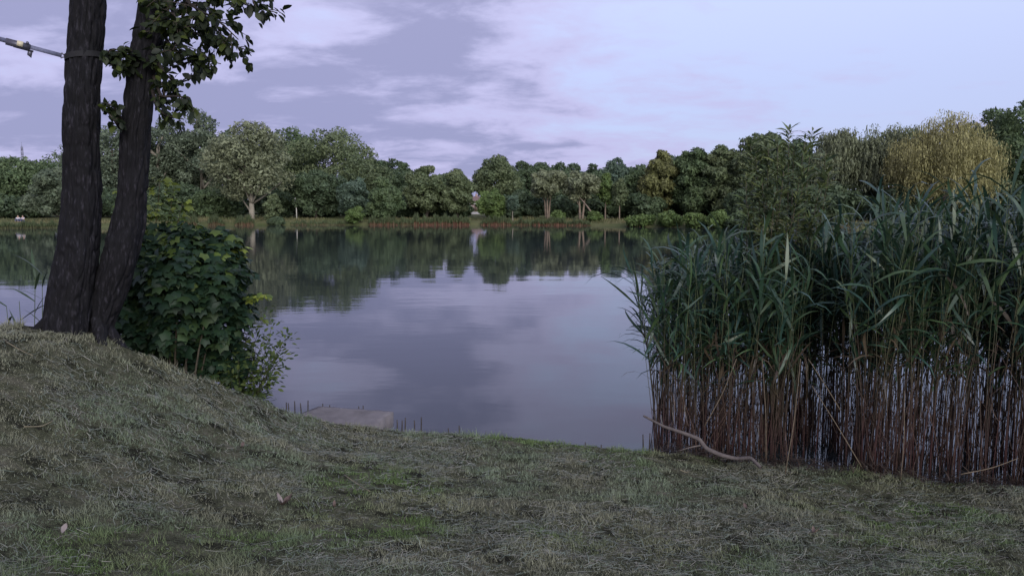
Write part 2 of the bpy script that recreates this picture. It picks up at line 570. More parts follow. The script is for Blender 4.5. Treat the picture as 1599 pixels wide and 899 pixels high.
def crown(style, w, h, color, n, leaf):
    L = np.array(crown_lobes(style, w, h))
    c, r = L[:, :3], L[:, 3]
    wgt = r ** 2 / np.sum(r ** 2)
    idx = rng.choice(len(L), size=int(n * 1.5), p=wgt)
    d = unit(rng.normal(size=(len(idx), 3)) + np.array([0, 0, 0.25]))
    rr = r[idx] * (1.06 - 0.42 * rng.uniform(0, 1, len(idx)) ** 1.8)
    sq = np.array([1.12, 1.12, 0.82])
    # every lobe has its own small bulges, so that its outline is uneven
    bul = 0.58 + 0.84 * fbm(d * 3.0 + idx[:, None] * 3.7, 2)
    P = c[idx] + d * sq * (rr * bul)[:, None]
    lo, hi = (np.array(q) for q in GREENS[color])
    if style == 'weeping':
        # curtains of hanging twigs below every lobe
        m = len(idx)
        drop = rng.uniform(0, 1, m) ** 1.3
        cell = 1.7; key = np.stack([np.round(P[:, 0] * cell), np.round(P[:, 1] * cell), P[:, 0] * 0], -1)
        P[:, :2] += (key[:, :2] / cell - P[:, :2]) * 0.7
        ln = (0.15 + 0.85 * vnoise(key * 5.31)) * (0.95 if color == 'gold' else 0.6)
        top = P[:, 2].copy()
        P[:, 2] = top - drop * ln * top
        P[:, :2] += d[:, :2] * (drop * 0.35)[:, None]
        keep = P[:, 2] > 0.0
    else:
        q = rng.choice(len(L), 6)
        inside = np.zeros(len(P), bool)
        for k in range(len(L)):
            inside |= (np.linalg.norm((P - c[k]) / sq, axis=1) < r[k] * 0.55) & (idx != k)
        keep = ~inside
    P, d, idx = P[keep][:n], d[keep][:n], idx[keep][:n]
    m = len(P)
    tl = rng.uniform(0, 1, len(L))[idx]
    t = np.clip(0.55 * tl + 0.45 * rng.uniform(0, 1, m), 0, 1)[:, None]
    tint = (lo + (hi - lo) * t) * (1 + 0.18 * rng.normal(size=(m, 1)))
    tint = np.clip(tint * np.array([1.10, 1.20, 1.32]), 0.01, 0.5)
    Nrm = unit(d * 0.75 + rng.normal(size=(m, 3)) * 0.55)
    size = leaf * rng.uniform(0.6, 1.35, m)
    if style == 'weeping': return c, r, leaf_quads(P, Nrm, size * 1.3, 0.38, tint, 0.85)
    return c, r, leaf_quads(P, Nrm, size, 0.75, tint)


BARKS = {'dark': (0.06, 0.05, 0.042), 'pale': (0.26, 0.235, 0.19), 'tan': (0.19, 0.15, 0.115)}


def tree(name, label, px, top, wpx, Y, style, color, bare=0.18, bark='dark', stems=1, n=5200, leaf=0.42, group=None, lean=0.0, cat='tree', z0=None, limbs=9):
    t = at(px, top, Y)
    base = Vector((t.x - lean, Y, far_h(t.x, Y) - 0.06 if z0 is None else z0))
    H = t.z - base.z
    W = wpx * Y / F
    cb = H * bare
    root = thing(name, label, cat, base, group)
    c, r, (v, f, tint) = crown(style, W, H - cb, color, int(n * 2.6), leaf * 1.0)
    off = np.array([lean, 0, cb])
    cr = link('crown', make_mesh('crown', v + off, f, M_LEAF, tint), root)
    g = Geo()
    col = np.array(BARKS[bark])
    r0 = 0.010 * H + 0.03 if name == 'young_tree' else max(0.07, 0.022 * H + 0.05)
    order = np.argsort(-r)
    for s in range(stems):
        a = 2 * math.pi * s / max(1, stems) + 0.5
        sp = (0.10 * W if stems > 1 else 0.0)
        rs = r0 / (stems ** 0.4)
        tip = np.array([lean + math.cos(a) * sp * 2.0, math.sin(a) * sp, cb + (H - cb) * 0.62])
        mid = np.array([lean * 0.45 + math.cos(a) * sp * 0.9 + rng.normal() * 0.1, math.sin(a) * sp * .5, cb * 0.9 + 0.1])
        pts = spline([(math.cos(a) * sp * .35, math.sin(a) * sp * .35, -0.2), mid, tip], 9)
        g.add(*tube(pts, np.linspace(rs * 1.25, rs * 0.3, 9), 7), col * (1 + 0.1 * rng.normal()))
        for k in order[s::stems][:limbs]:
            e = c[k] + off
            zb = np.clip(e[2] - (0.35 + 0.3 * rng.uniform()) * np.hypot(e[0] - lean, e[1]) - 0.1 * H, cb * 0.75, tip[2])
            q = pts[np.argmin(np.abs(pts[:, 2] - zb))]
            mm = (q + e) / 2 + np.array([0, 0, -0.08 * (e[2] - q[2])])
            g.add(*tube(spline([q, mm, e], 6), np.linspace(rs * 0.5, rs * 0.12, 6), 5), col * (1 + 0.12 * rng.normal()))
    link('trunk', g.mesh('trunk', M_FARBARK, True), root)
    return root


# ------------------------------------------------------------------ trees around the lake
TREES = [
    # name, label, px, top, width px, Y, style, colour, options
    ('broadleaf_tree', 'dark round tree at the far left edge, behind the two seated people', 22, 249, 128, 128, 'round', 'mid', dict(bare=0.12)),
    ('broadleaf_tree', 'tree reaching out of frame at far left, its crown touching the thin mast', -42, 243, 110, 134, 'round', 'dark', dict(bare=0.1)),
    ('willow_tree', 'grey-green drooping tree just left of the dark double trunk, overhanging the far water', 92, 261, 96, 111, 'bush', 'grey', dict(bare=0.02, n=5600)),
    ('poplar_tree', 'tall grey poplar seen in the gap between the two near trunks', 172, 178, 118, 138, 'tall', 'grey', dict(bare=0.1, bark='tan')),
    ('poplar_tree', 'tall airy poplar right of the near double trunk, sky showing through it', 243, 184, 96, 140, 'loose', 'grey', dict(bare=0.2, bark='pale', n=4300, limbs=14)),
    ('poplar_tree', 'tallest airy poplar left of the pale forked tree', 312, 172, 104, 142, 'loose', 'grey', dict(bare=0.2, bark='pale', n=4700, limbs=14)),
    ('poplar_tree', 'big pale olive poplar with light forked trunk standing at the shore', 388, 188, 116, 121, 'tall', 'pale', dict(bare=0.13, bark='pale', n=5600, leaf=0.4, limbs=18)),
    ('poplar_tree', 'dark tall tree filling the space between forked poplar and broad dome', 452, 200, 92, 149, 'tall', 'mid', dict(bare=0.08)),
    ('broadleaf_tree', 'broad olive dome-shaped tree, the widest on the far shore', 520, 197, 150, 143, 'round', 'olive', dict(bare=0.04, n=8200)),
    ('broadleaf_tree', 'dark green tree under the broad dome, right of the thin pole', 492, 264, 84, 127, 'bush', 'dark', dict(bare=0.02)),
    ('willow_tree', 'small grey-blue rounded willow between two dark green trees', 551, 276, 56, 124, 'bush', 'blue', dict(bare=0.03, n=4200)),
    ('broadleaf_tree', 'dense bright green conical tree leafy down to the ground', 600, 282, 58, 121, 'bush', 'mid', dict(bare=0.02, n=4800)),
    ('broadleaf_tree', 'dark tree behind the bright conical one, sloping down from the dome', 606, 246, 66, 150, 'round', 'dark', dict(bare=0.05)),
    ('broadleaf_tree', 'slim tree with a small knob of a top beside the dome', 630, 240, 30, 156, 'tall', 'dark', dict(bare=0.05, n=2800)),
    ('willow_tree', 'olive rounded willow left of its twin by the gap in the trees', 665, 258, 62, 126, 'round', 'olive', dict(bare=0.06)),
    ('willow_tree', 'olive willow at the left side of the gap in the trees', 713, 262, 56, 126, 'round', 'olive', dict(bare=0.06, n=4600)),
    ('broadleaf_tree', 'tall dark olive tree at the right side of the gap', 775, 243, 72, 139, 'round', 'olive', dict(bare=0.06, n=5600)),
    ('young_tree', 'small light green tree in front of the tall one right of the gap', 770, 296, 44, 119, 'bush', 'fresh', dict(bare=0.08, n=3200)),
    ('young_tree', 'slim bluish young tree with a bare leaning stem at the waterline', 801, 304, 20, 117, 'loose', 'blue', dict(bare=0.35, bark='pale', n=900, leaf=0.34)),
    ('broadleaf_tree', 'dark tree between the tall olive tree and the forked willow', 822, 250, 54, 148, 'round', 'dark', dict(bare=0.05)),
    ('willow_tree', 'flat-topped pale willow standing on several reddish bare trunks', 855, 263, 52, 121, 'round', 'pale', dict(bare=0.42, bark='tan', stems=3, n=3600, leaf=0.36)),
    ('broadleaf_tree', 'dark crown rising behind the multi-trunk willow', 872, 253, 50, 153, 'round', 'dark', dict(bare=0.05)),
    ('willow_tree', 'pale domed willow with thin bare trunks, one leaning right to the water', 908, 266, 54, 119, 'round', 'pale', dict(bare=0.4, bark='tan', stems=2, n=3600, leaf=0.36)),
    ('broadleaf_tree', 'dark tree behind the pale domed willow', 920, 257, 52, 156, 'round', 'dark', dict(bare=0.05)),
    ('young_tree', 'yellow-green young tree right of the domed willow on a thin straight stem', 946, 268, 24, 118, 'tall', 'fresh', dict(bare=0.3, bark='tan', n=1800, leaf=0.36)),
    ('young_tree', 'thin young tree with dull olive crown, second right of domed willow', 968, 276, 24, 116, 'tall', 'olive', dict(bare=0.3, bark='tan', n=1700, leaf=0.36)),
    ('broadleaf_tree', 'distant round grey tree top above the young trees', 970, 244, 56, 172, 'round', 'blue', dict(bare=0.05)),
    ('broadleaf_tree', 'leafy tree closing the row of young trees on the right', 995, 258, 40, 124, 'tall', 'mid', dict(bare=0.1, n=3600)),
    ('broadleaf_tree', 'yellowish olive tree left of the jagged dark green group', 1034, 234, 64, 119, 'round', 'yellow', dict(bare=0.05, n=5600)),
    ('broadleaf_tree', 'dark green tree with jagged top right of the yellowish one', 1084, 224, 66, 116, 'tall', 'mid', dict(bare=0.04, n=6000)),
    ('broadleaf_tree', 'dark green tree at the right end of the jagged group', 1134, 222, 66, 114, 'tall', 'olive', dict(bare=0.04, n=6000)),
    ('broadleaf_tree', 'olive tree behind the near willow shrub', 1190, 208, 92, 112, 'round', 'olive', dict(bare=0.04, n=6400)),
    ('broadleaf_tree', 'dull green tree mostly hidden behind the willow shrub sprays', 1250, 226, 80, 110, 'round', 'mid', dict(bare=0.04)),
    ('willow_tree', 'pale silvery willow right of the near willow shrub', 1316, 193, 118, 108, 'weeping', 'pale', dict(bare=0.0, n=10000, leaf=0.3)),
    ('willow_tree', 'pale olive willow touching the left side of the golden one', 1388, 189, 112, 106, 'weeping', 'pale', dict(bare=0.0, n=10000, leaf=0.3)),
    ('weeping_willow', 'golden weeping willow with curtains of hanging yellow twigs', 1481, 180, 160, 99, 'weeping', 'gold', dict(bare=0.0, n=19000, leaf=0.23)),
    ('broadleaf_tree', 'tall dark green tree at the right edge behind the golden willow', 1578, 147, 138, 107, 'round', 'mid', dict(bare=0.03, n=8200)),
]
for nm, lb, px, top, wpx, Y, st, co, op in TREES:
    tree(nm, lb, px, top, wpx, Y, st, co, group='trees around the lake', **op)

BACK = [
    (-10, 262, 130, 165, 'dark', 'dark tree of the back row at the far left edge'), (120, 240, 110, 170, 'grey', 'grey tree of the back row hidden mostly by the left stem'),
    (215, 215, 110, 172, 'mid', 'tree of the back row between the airy poplars and the near trunk'), (280, 222, 110, 168, 'dark', 'dark tree of the back row filling below the airy poplars'),
    (350, 205, 110, 170, 'dark', 'dark tree of the back row left of the forked poplar crown'), (425, 214, 110, 172, 'dark', 'dark tree of the back row right of the forked poplar crown'),
    (575, 252, 90, 172, 'dark', 'dark tree of the back row on the right slope of the dome'), (645, 268, 80, 170, 'mid', 'tree of the back row left of the olive twin willows'),
    (690, 275, 60, 172, 'dark', 'dark tree of the back row between the olive twin willows'), (806, 262, 70, 172, 'dark', 'dark tree of the back row right of the tall olive tree'),
    (845, 256, 60, 176, 'dark', 'dark tree top of the back row left above the multi-trunk willow'), (895, 258, 60, 174, 'dark', 'dark tree top of the back row between the two bare-trunk willows'),
    (945, 262, 70, 172, 'blue', 'grey tree of the back row behind the young trees'), (1005, 256, 80, 168, 'dark', 'dark tree of the back row left of the yellowish tree'),
    (1062, 240, 90, 160, 'dark', 'dark tree of the back row between yellowish and jagged trees'), (1160, 232, 100, 150, 'dark', 'dark tree of the back row left of the willow shrub top'),
    (1240, 236, 100, 146, 'mid', 'tree of the back row right behind the willow shrub top'), (1345, 212, 110, 140, 'olive', 'olive tree of the back row between the pale willows'),
    (1430, 205, 100, 138, 'olive', 'olive tree of the back row left above the golden willow'), (1540, 200, 100, 135, 'dark', 'dark tree of the back row right above the golden willow'),
]
for px, top, w, Y, co, lb in BACK:
    tree('background_tree', lb, px, top, w, Y, 'round', co, bare=0.0, n=3000, leaf=0.6, group='back row of trees', limbs=4)

UNDER = [   # the shrubs and low trees that close the view under the crowns
    (-20, 306, 110, 122, 'dark', 'dark thicket under the trees left of the seated people'),
    (45, 312, 80, 126, 'dark', 'dark thicket right behind the two seated people'),
    (150, 296, 90, 128, 'dark', 'dark thicket seen between the two near trunks'),
    (215, 300, 90, 126, 'dark', 'dark thicket just right of the near double trunk'),
    (275, 290, 90, 131, 'dark', 'dark thicket below the airy poplars'),
    (328, 294, 84, 128, 'mid', 'dark green thicket left of the forked poplar trunk'),
    (366, 306, 50, 130, 'dark', 'shadowy shrub right behind the forked poplar trunk'),
    (432, 296, 64, 133, 'dark', 'shadowy shrubs between forked poplar and thin pole'),
    (640, 296, 50, 133, 'dark', 'dark shrub right of the bright conical tree'),
    (690, 305, 46, 132, 'dark', 'dark shrub filling below the twin olive willows'),
    (815, 300, 50, 130, 'dark', 'dark shrub behind the slim bluish young tree'),
    (842, 308, 44, 128, 'dark', 'dark shrub left behind the multi-trunk willow'),
    (882, 306, 46, 129, 'dark', 'dark shrub between the two bare-trunk willows'),
    (930, 304, 50, 128, 'dark', 'dark shrub behind the leaning trunk'),
    (965, 308, 50, 127, 'mid', 'dark green shrub behind the thin young trees'),
    (1010, 300, 60, 118, 'dark', 'dark shrub at the foot of the yellowish olive tree'),
    (1180, 300, 110, 107, 'dark', 'dark shrub behind the upper reeds and willow shrub'),
    (1300, 292, 110, 104, 'dark', 'dark shrub below the pale silvery willow'),
    (1400, 300, 90, 101, 'dark', 'dark shrub left of the golden willow'),
    (500, 302, 90, 138, 'dark', 'dark thicket behind the thin pole under the dome'), (575, 304, 70, 138, 'dark', 'dark thicket behind the small grey-blue willow'),
    (612, 308, 60, 136, 'dark', 'dark thicket right behind the bright conical tree'), (668, 308, 60, 138, 'dark', 'dark thicket under the left olive twin willow'),
    (716, 312, 42, 136, 'dark', 'dark thicket under the right olive twin willow'), (785, 308, 60, 136, 'dark', 'dark thicket under the tall tree right of the gap'),
    (1055, 300, 80, 125, 'dark', 'dark thicket under the yellowish olive tree, right part'), (1110, 300, 90, 121, 'dark', 'dark thicket under the jagged dark green trees'),
    (1240, 298, 90, 112, 'dark', 'dark thicket right of the willow shrub, under dull trees'), (1350, 300, 80, 110, 'dark', 'dark thicket between the pale willows, near the ground'),
    (1481, 296, 150, 110, 'mid', 'green thicket behind the golden willow twigs'),
    (1580, 280, 110, 101, 'dark', 'dark shrub right of the golden willow'),
]
for px, top, w, Y, co, lb in UNDER:
    tree('thicket', lb, px, top, w, Y, 'bush', co, bare=0.0, n=3000, leaf=0.46, group='thickets under the far trees', cat='shrub', limbs=4)

BUSH = [
    (425, 303, 30, 117, 'olive', 'small light olive tree right of the forked poplar'),
    (431, 340, 26, 113, 'dark', 'low dark bush hanging over the water left of the thin pole'),
    (553, 323, 30, 114, 'fresh', 'small yellow-green bush at the waterline below the blue-grey willow'),
    (262, 332, 60, 113, 'mid', 'low green bush at the waterline just right of the near trunk'),
    (1000, 336, 44, 105, 'fresh', 'light green low bush at the far shore, left of the other low bushes'),
    (1045, 331, 40, 102, 'fresh', 'light green rounded bush left of the middle one behind the reed tips'),
    (1085, 333, 40, 99, 'fresh', 'middle light green bush behind the reed tips'),
    (1122, 331, 42, 97, 'fresh', 'yellow-green rounded bush nearest the willow shrub'),
    (1162, 330, 50, 95, 'mid', 'green bush right behind the base of the willow shrub foliage'),
    (928, 331, 24, 113, 'fresh', 'tiny bright green bush under the leaning trunk'),
    (872, 330, 22, 116, 'fresh', 'small bright bush right of the reddish bare trunks'),
]
for px, top, w, Y, co, lb in BUSH:
    tree('low_bush', lb, px, top, w, Y, 'bush', co, bare=0.0, n=1500, leaf=0.3, group='low bushes along the far shore', cat='bush', limbs=4)

# a leaning bare trunk by the domed willow
lt = thing('leaning_trunk', 'thin bare trunk leaning right down to the water by the domed willow', 'trunk', (0, 0, 0))
p0, p1 = at(931, 346, 114), at(905, 308, 117)
gl = Geo(); gl.add(*tube(spline([tuple(p0), tuple((p0 + p1) / 2 + Vector((0.2, 0, 0.1))), tuple(p1)], 8), np.linspace(0.16, 0.07, 8), 7), BARKS['tan'])
link('stem', gl.mesh('stem', M_FARBARK, True), lt)

# ------------------------------------------------------------------ far shore: reeds, grass, pole, mast, house, people
def blade_strip(base, dirh, h, w, bend, seg=2):
    """upright blades: base (n,3), dirh (n,2) lean direction, arrays h,w,bend -> verts, faces"""
    n = len(base)
    side = np.stack([-dirh[:, 1], dirh[:, 0], np.zeros(n)], -1)
    ph = rng.uniform(0, 2 * math.pi, n)
    side = np.stack([np.cos(ph), np.sin(ph), np.zeros(n)], -1)
    rows = []
    for k in range(seg + 1):
        t = k / seg
        c = base + np.concatenate([dirh * (bend * t * t)[:, None], (h * t * (1 - 0.25 * t * np.clip(bend / (h + 1e-6), 0, 1.5)))[:, None]], 1)
        ww = (w * (1 - 0.85 * t ** 1.5))[:, None] * 0.5
        rows += [c - side * ww, c + side * ww]
    v = np.stack(rows, 1).reshape(-1, 3)
    m = 2 * (seg + 1)
    o = np.arange(n)[:, None, None] * m
    q = np.array([[2 * k, 2 * k + 1, 2 * k + 3, 2 * k + 2] for k in range(seg)])[None]
    return v, (o + q).reshape(-1, 4), m


def reed_patch(px0, px1, hgt, label, dens=11, red=1.0):
    pts = []
    n = int((px1 - px0) * dens)
    u = rng.uniform(px0, px1, n); inl = rng.uniform(-0.7, 0.9, n)
    xy = np.array([shore_point(a, b) for a, b in zip(u, inl)])
    edge = np.clip(np.minimum(u - px0, px1 - u) / 6.0, 0, 1)
    hh = hgt * (0.6 + 0.4 * edge) * rng.uniform(0.6, 1.15, n) * (0.6 + 0.7 * vnoise(np.stack([u * .25, u * 0, u * 0], -1)))
    x0, y0 = shore_point((px0 + px1) / 2)
    base = np.stack([xy[:, 0] - x0, xy[:, 1] - y0, np.full(n, -0.05)], -1)
    root = thing('reed_patch', label, 'reeds', (x0, y0, 0), 'reed patches along the far shore')
    a = rng.uniform(0, 2 * math.pi, n); dh = np.stack([np.cos(a), np.sin(a)], -1)
    v, f, m = blade_strip(base, dh, hh * 0.62, np.full(n, 0.05), rng.uniform(0, 0.06, n), 1)
    c = np.array([0.185, 0.088, 0.056]) * red + np.array([0.09, 0.10, 0.045]) * (1 - red)
    t = c * rng.uniform(0.5, 1.35, (n, 1)); gm = rng.uniform(size=n) < .3; t[gm] = np.array([0.13, 0.12, 0.06]) * rng.uniform(.6, 1.2, (gm.sum(), 1))
    link('stems', make_mesh('stems', v, f, M_STEM, np.repeat(t, m, 0)), root)['kind'] = 'stuff'
    b2 = np.repeat(base, 2, 0); h2 = np.repeat(hh, 2); n2 = 2 * n
    b2[:, 2] += h2 * 0.42
    a = rng.uniform(0, 2 * math.pi, n2); dh = np.stack([np.cos(a), np.sin(a)], -1)
    v, f, m = blade_strip(b2, dh, h2 * 0.6, np.full(n2, 0.07), rng.uniform(0.05, 0.3, n2), 2)
    t = np.array([0.085, 0.11, 0.05]) * rng.uniform(0.7, 1.4, (n2, 1))
    link('blades', make_mesh('blades', v, f, M_LEAF, np.repeat(t, m, 0)), root)['kind'] = 'stuff'


REEDP = [(0, 92, 0.9, 'low green reed fringe below the two seated people', 7, 0.0),
         (286, 312, 1.5, 'small reed clump nearest the near trunk on the far shore', 12, 0.6),
         (326, 352, 1.45, 'small reed clump left of the forked poplar', 12, 0.6),
         (368, 398, 1.4, 'small reed clump at the foot of the forked poplar', 12, 0.7),
         (455, 540, 0.75, 'thin sparse reeds below the thin pole', 4, 0.5),
         (576, 622, 1.35, 'reed patch with red stems below the bright conical tree', 12, 0.9),
         (624, 642, 1.2, 'short reed tuft between two longer red patches', 9, 0.4),
         (644, 734, 1.4, 'longest red-stemmed reed patch, left of the gap', 12, 1.0),
         (751, 800, 1.3, 'red-stemmed reed patch right of the gap', 12, 1.0),
         (802, 828, 1.0, 'short reddish reeds under the slim bluish young tree', 9, 0.7),
         (830, 884, 1.15, 'reddish reed patch at the foot of the multi-trunk willow', 12, 1.0),
         (886, 922, 0.9, 'low reddish reeds under the domed willow', 10, 0.8),
         (978, 1000, 1.1, 'orange reed tuft beside the light green shore bushes', 10, 1.0),
         (1142, 1170, 1.4, 'orange reed tuft glimpsed behind the willow shrub', 10, 1.0),
         (1240, 1330, 1.5, 'pale brown reeds on the far shore seen over the near reed tips', 7, 0.5)]
for a in REEDP: reed_patch(*a)


def far_grass():
    n = 26000
    px = rng.uniform(-30, 1640, n); inl = rng.uniform(0.2, 1, n) ** 1.5 * 14
    grid = np.arange(-40, 1661, 10)
    sy = np.array([shore_point(g)[1] for g in grid])
    Y = np.interp(px, grid, sy) + inl
    X = (px - 799.5) / F * Y
    Z = np.interp(inl, OFF, OZ) - 0.1
    h = rng.uniform(0.15, 0.55, n) * (0.4 + 1.0 * vnoise(np.stack([X * .4, Y * .4, X * 0], -1)))
    a = rng.uniform(0, 6.28, n)
    v, f, m = blade_strip(np.stack([X, Y, Z], -1), np.stack([np.cos(a), np.sin(a)], -1), h, np.full(n, 0.1), rng.uniform(0, .2, n), 1)
    k = vnoise(np.stack([X * .25, Y * .25, X * 0 + 4], -1))[:, None]
    t = (np.array([0.075, 0.10, 0.035]) * (1 - k) + np.array([0.17, 0.15, 0.075]) * k) * rng.uniform(0.7, 1.3, (n, 1))
    o = link('meadow_grass', make_mesh('meadow_grass', v, f, M_GRASS, np.repeat(t, m, 0)))
    tag(o, 'uncut meadow grass along the far shore', 'grass', kind='stuff')


far_grass()


def pole():
    b = at(463.5, 341, 126); t = at(462, 312, 126)
    z0 = far_h(b.x, b.y)
    r = thing('lamp_pole', 'thin pale pole with a tilted blue-grey panel on top at the far shore', 'pole', (b.x, b.y, z0))
    h = t.z - z0
    g = Geo(); g.add(*tube([(0, 0, -.2), (-.03, 0, h * .5), (-.12, 0, h)], [0.09, 0.075, 0.06], 10), (1, 1, 1))
    link('post', g.mesh('post', plain('pale_post', (0.55, 0.54, 0.5), 0.6), True), r)
    v, f = box((-.45, -.03, -.33), (.45, .03, .33))
    pn = link('panel', make_mesh('panel', v, f, plain('panel_blue', (0.10, 0.11, 0.22), 0.4)), r, (0.22, -.05, h - 0.1))
    pn.rotation_euler = (math.radians(-38), math.radians(18), 0.2)
    v, f = box((-.47, -.045, -.35), (.47, .0, -.31))
    link('panel_frame', make_mesh('panel_frame', v, f, plain('panel_rim', (0.5, 0.5, 0.52), 0.5)), pn)
    g = Geo(); g.add(*tube([(-.12, 0, h - .02), (-.14, 0, h + .14), (-.15, 0, h + .36), (-.15, 0, h + .42)], [.07, .15, .13, .03], 10), (1, 1, 1))
    link('lamp_head', g.mesh('lamp_head', plain('lamp_white', (0.7, 0.7, 0.75), 0.4), True), r)


pole()


def mast(px, top, Y, w, label):
    b = at(px, top, Y)
    r = thing('lattice_mast', label, 'mast', (b.x, Y, 1.9), 'distant masts')
    h = b.z - 1.9
    steel = M_STEEL
    n = max(6, int(h / 3))
    for sx, sy in ((-1, -1), (1, -1), (1, 1), (-1, 1)):
        g = Geo(); g.add(*tube([(sx * w, sy * w, 0), (sx * w * .35, sy * w * .35, h)], [.16, .12], 6), (1, 1, 1))
        link('leg', g.mesh('leg', steel), r)
    g = Geo()
    for k in range(n):
        z0, z1 = h * k / n, h * (k + 1) / n
        s0, s1 = w * (1 - .65 * k / n), w * (1 - .65 * (k + 1) / n)
        for (a, b_) in (((-1, -1), (1, -1)), ((1, -1), (1, 1)), ((1, 1), (-1, 1)), ((-1, 1), (-1, -1))):
            g.add(*tube([(a[0] * s0, a[1] * s0, z0), (b_[0] * s1, b_[1] * s1, z1)], [.09, .09], 4), (1, 1, 1))
    link('bracing', g.mesh('bracing', steel), r)['kind'] = 'stuff'
    g = Geo(); g.add(*tube([(0, 0, h - .3), (0, 0, h + 3)], [.12, .05], 6), (1, 1, 1))
    link('antenna', g.mesh('antenna', steel), r)


M_STEEL = plain('mast_steel', (0.16, 0.16, 0.19), 0.6, 0.3)
mast(34, 229, 520, 1.15, 'thin lattice mast rising above the trees at far left')
mast(5, 252, 560, 0.8, 'short mast tip at the far left edge above the trees')


def house():
    o = at(744, 330, 230)
    r = thing('house', 'small pinkish house with red-brown roof glimpsed through the gap in trees', 'house', (o.x, o.y, 1.2))
    v, f = box((-3.2, -2.5, 0), (3.2, 2.5, 2.3))
    W = link('wall', make_mesh('wall', v, f, plain('pink_render', (0.28, 0.21, 0.205), 0.9)), r)
    v = np.array([(-3.5, -2.8, 2.25), (3.5, -2.8, 2.25), (3.5, 2.8, 2.25), (-3.5, 2.8, 2.25), (-1.0, 0, 4.5), (1.0, 0, 4.5)], float)
    me = bpy.data.meshes.new('roof'); me.from_pydata([tuple(q) for q in v], [], [(0, 1, 5, 4), (1, 2, 5), (2, 3, 4, 5), (3, 0, 4), (3, 2, 1, 0)])
    me.materials.append(plain('roof_tile', (0.15, 0.10, 0.095), 0.85)); link('roof', me, r)
    v, f = box((-3.6, -2.95, 2.12), (3.6, -2.82, 2.42))
    link('eaves_board', make_mesh('eaves_board', v, f, plain('white_board', (0.5, 0.48, 0.47), 0.6)), r)
    gm = plain('window_glass', (0.05, 0.055, 0.065), 0.15); fm = plain('window_frame', (0.7, 0.68, 0.66), 0.6)
    for x in (-1.8, 1.7):
        v, f = box((x - .55, -2.56, .8), (x + .55, -2.48, 1.8)); w = link('window', make_mesh('window', v, f, fm), r)
        v, f = box((x - .45, -2.6, .9), (x + .45, -2.565, 1.7)); link('pane', make_mesh('pane', v, f, gm), w)
    v, f = box((-.45, -2.57, 0), (.45, -2.47, 1.95)); link('door', make_mesh('door', v, f, plain('door_brown', (0.1, 0.07, 0.05), 0.6)), r)
    v, f = box((-.3, -.3, 3.9), (.3, .3, 5.2)); link('chimney', make_mesh('chimney', v, f, plain('chimney_brick', (0.3, 0.2, 0.18), 0.9)), r)
    o = at(741, 331, 168)
    wl = thing('garden_wall', 'long pale low wall in front of the house in the gap', 'wall', (o.x, o.y, 0.9))
    v, f = box((-6, -.15, 0), (5, .15, .55)); link('wall_body', make_mesh('wall_body', v, f, plain('pale_wall', (0.45, 0.43, 0.44), 0.9)), wl)
    v, f = box((-6.05, -.2, .552), (5.05, .2, .65)); link('coping', make_mesh('coping', v, f, plain('coping', (0.55, 0.53, 0.53), 0.85)), wl)


house()


def person(px, shirt, label, turn):
    b = at(px, 345, 103)
    z0 = far_h(b.x, b.y) + 0.0
    r = thing('person', label, 'person', (b.x, b.y, z0), 'people on the far bank')
    r.rotation_euler = (0, 0, turn)

    def skin(name, verts, edges, rad, mat):
        me = bpy.data.meshes.new(name); me.from_pydata(verts, edges, [])
        me.materials.append(mat)
        o = link(name, me, r)
        md = o.modifiers.new('skin', 'SKIN'); o.modifiers.new('sub', 'SUBSURF').levels = 1
        o.modifiers['sub'].render_levels = 1
        me.skin_vertices.new() if not me.skin_vertices else None
        for i, q in enumerate(rad): me.skin_vertices[0].data[i].radius = (q, q)
        me.skin_vertices[0].data[0].use_root = True
        return o
    V = [(0, 0, .12), (0, .02, .35), (0, 0, .58), (0, -.02, .66), (0, -.03, .76), (0, -.02, .86),
         (.18, 0, .56), (.27, -.12, .36), (.16, -.36, .36), (.13, -.44, .36), (-.18, 0, .56), (-.27, -.12, .36), (-.16, -.36, .36), (-.13, -.44, .36),
         (.1, -.02, .12), (.14, -.40, .42), (.13, -.62, .06), (.13, -.78, .04), (-.1, -.02, .12), (-.14, -.40, .42), (-.13, -.62, .06), (-.13, -.78, .04)]
    Ed = [(0, 1), (1, 2), (2, 3), (3, 4), (4, 5), (2, 6), (6, 7), (7, 8), (8, 9), (2, 10), (10, 11), (11, 12), (12, 13), (0, 14), (14, 15), (15, 16), (16, 17), (0, 18), (18, 19), (19, 20), (20, 21)]
    Ra = [.14, .13, .13, .055, .095, .085, .065, .045, .035, .03, .065, .045, .035, .03, .095, .065, .045, .04, .095, .065, .045, .04]
    skin('body', V, Ed, Ra, M_SKIN)
    skin('shirt', [(0, 0, .14), (0, .02, .36), (0, 0, .56), (.19, 0, .55), (.25, -.07, .44), (-.19, 0, .55), (-.25, -.07, .44)],
         [(0, 1), (1, 2), (2, 3), (3, 4), (2, 5), (5, 6)], [.165, .155, .15, .085, .07, .085, .07], shirt)
    skin('trousers', [(0, 0, .12), (.1, -.02, .12), (.14, -.4, .42), (.13, -.6, .1), (-.1, -.02, .12), (-.14, -.4, .42), (-.13, -.6, .1)],
         [(0, 1), (1, 2), (2, 3), (0, 4), (4, 5), (5, 6)], [.15, .115, .082, .06, .115, .082, .06], M_TROUSER)
    skin('hair', [(0, .02, .79), (0, 0, .88), (0, -.03, .9)], [(0, 1), (1, 2)], [.085, .09, .07], M_HAIR)


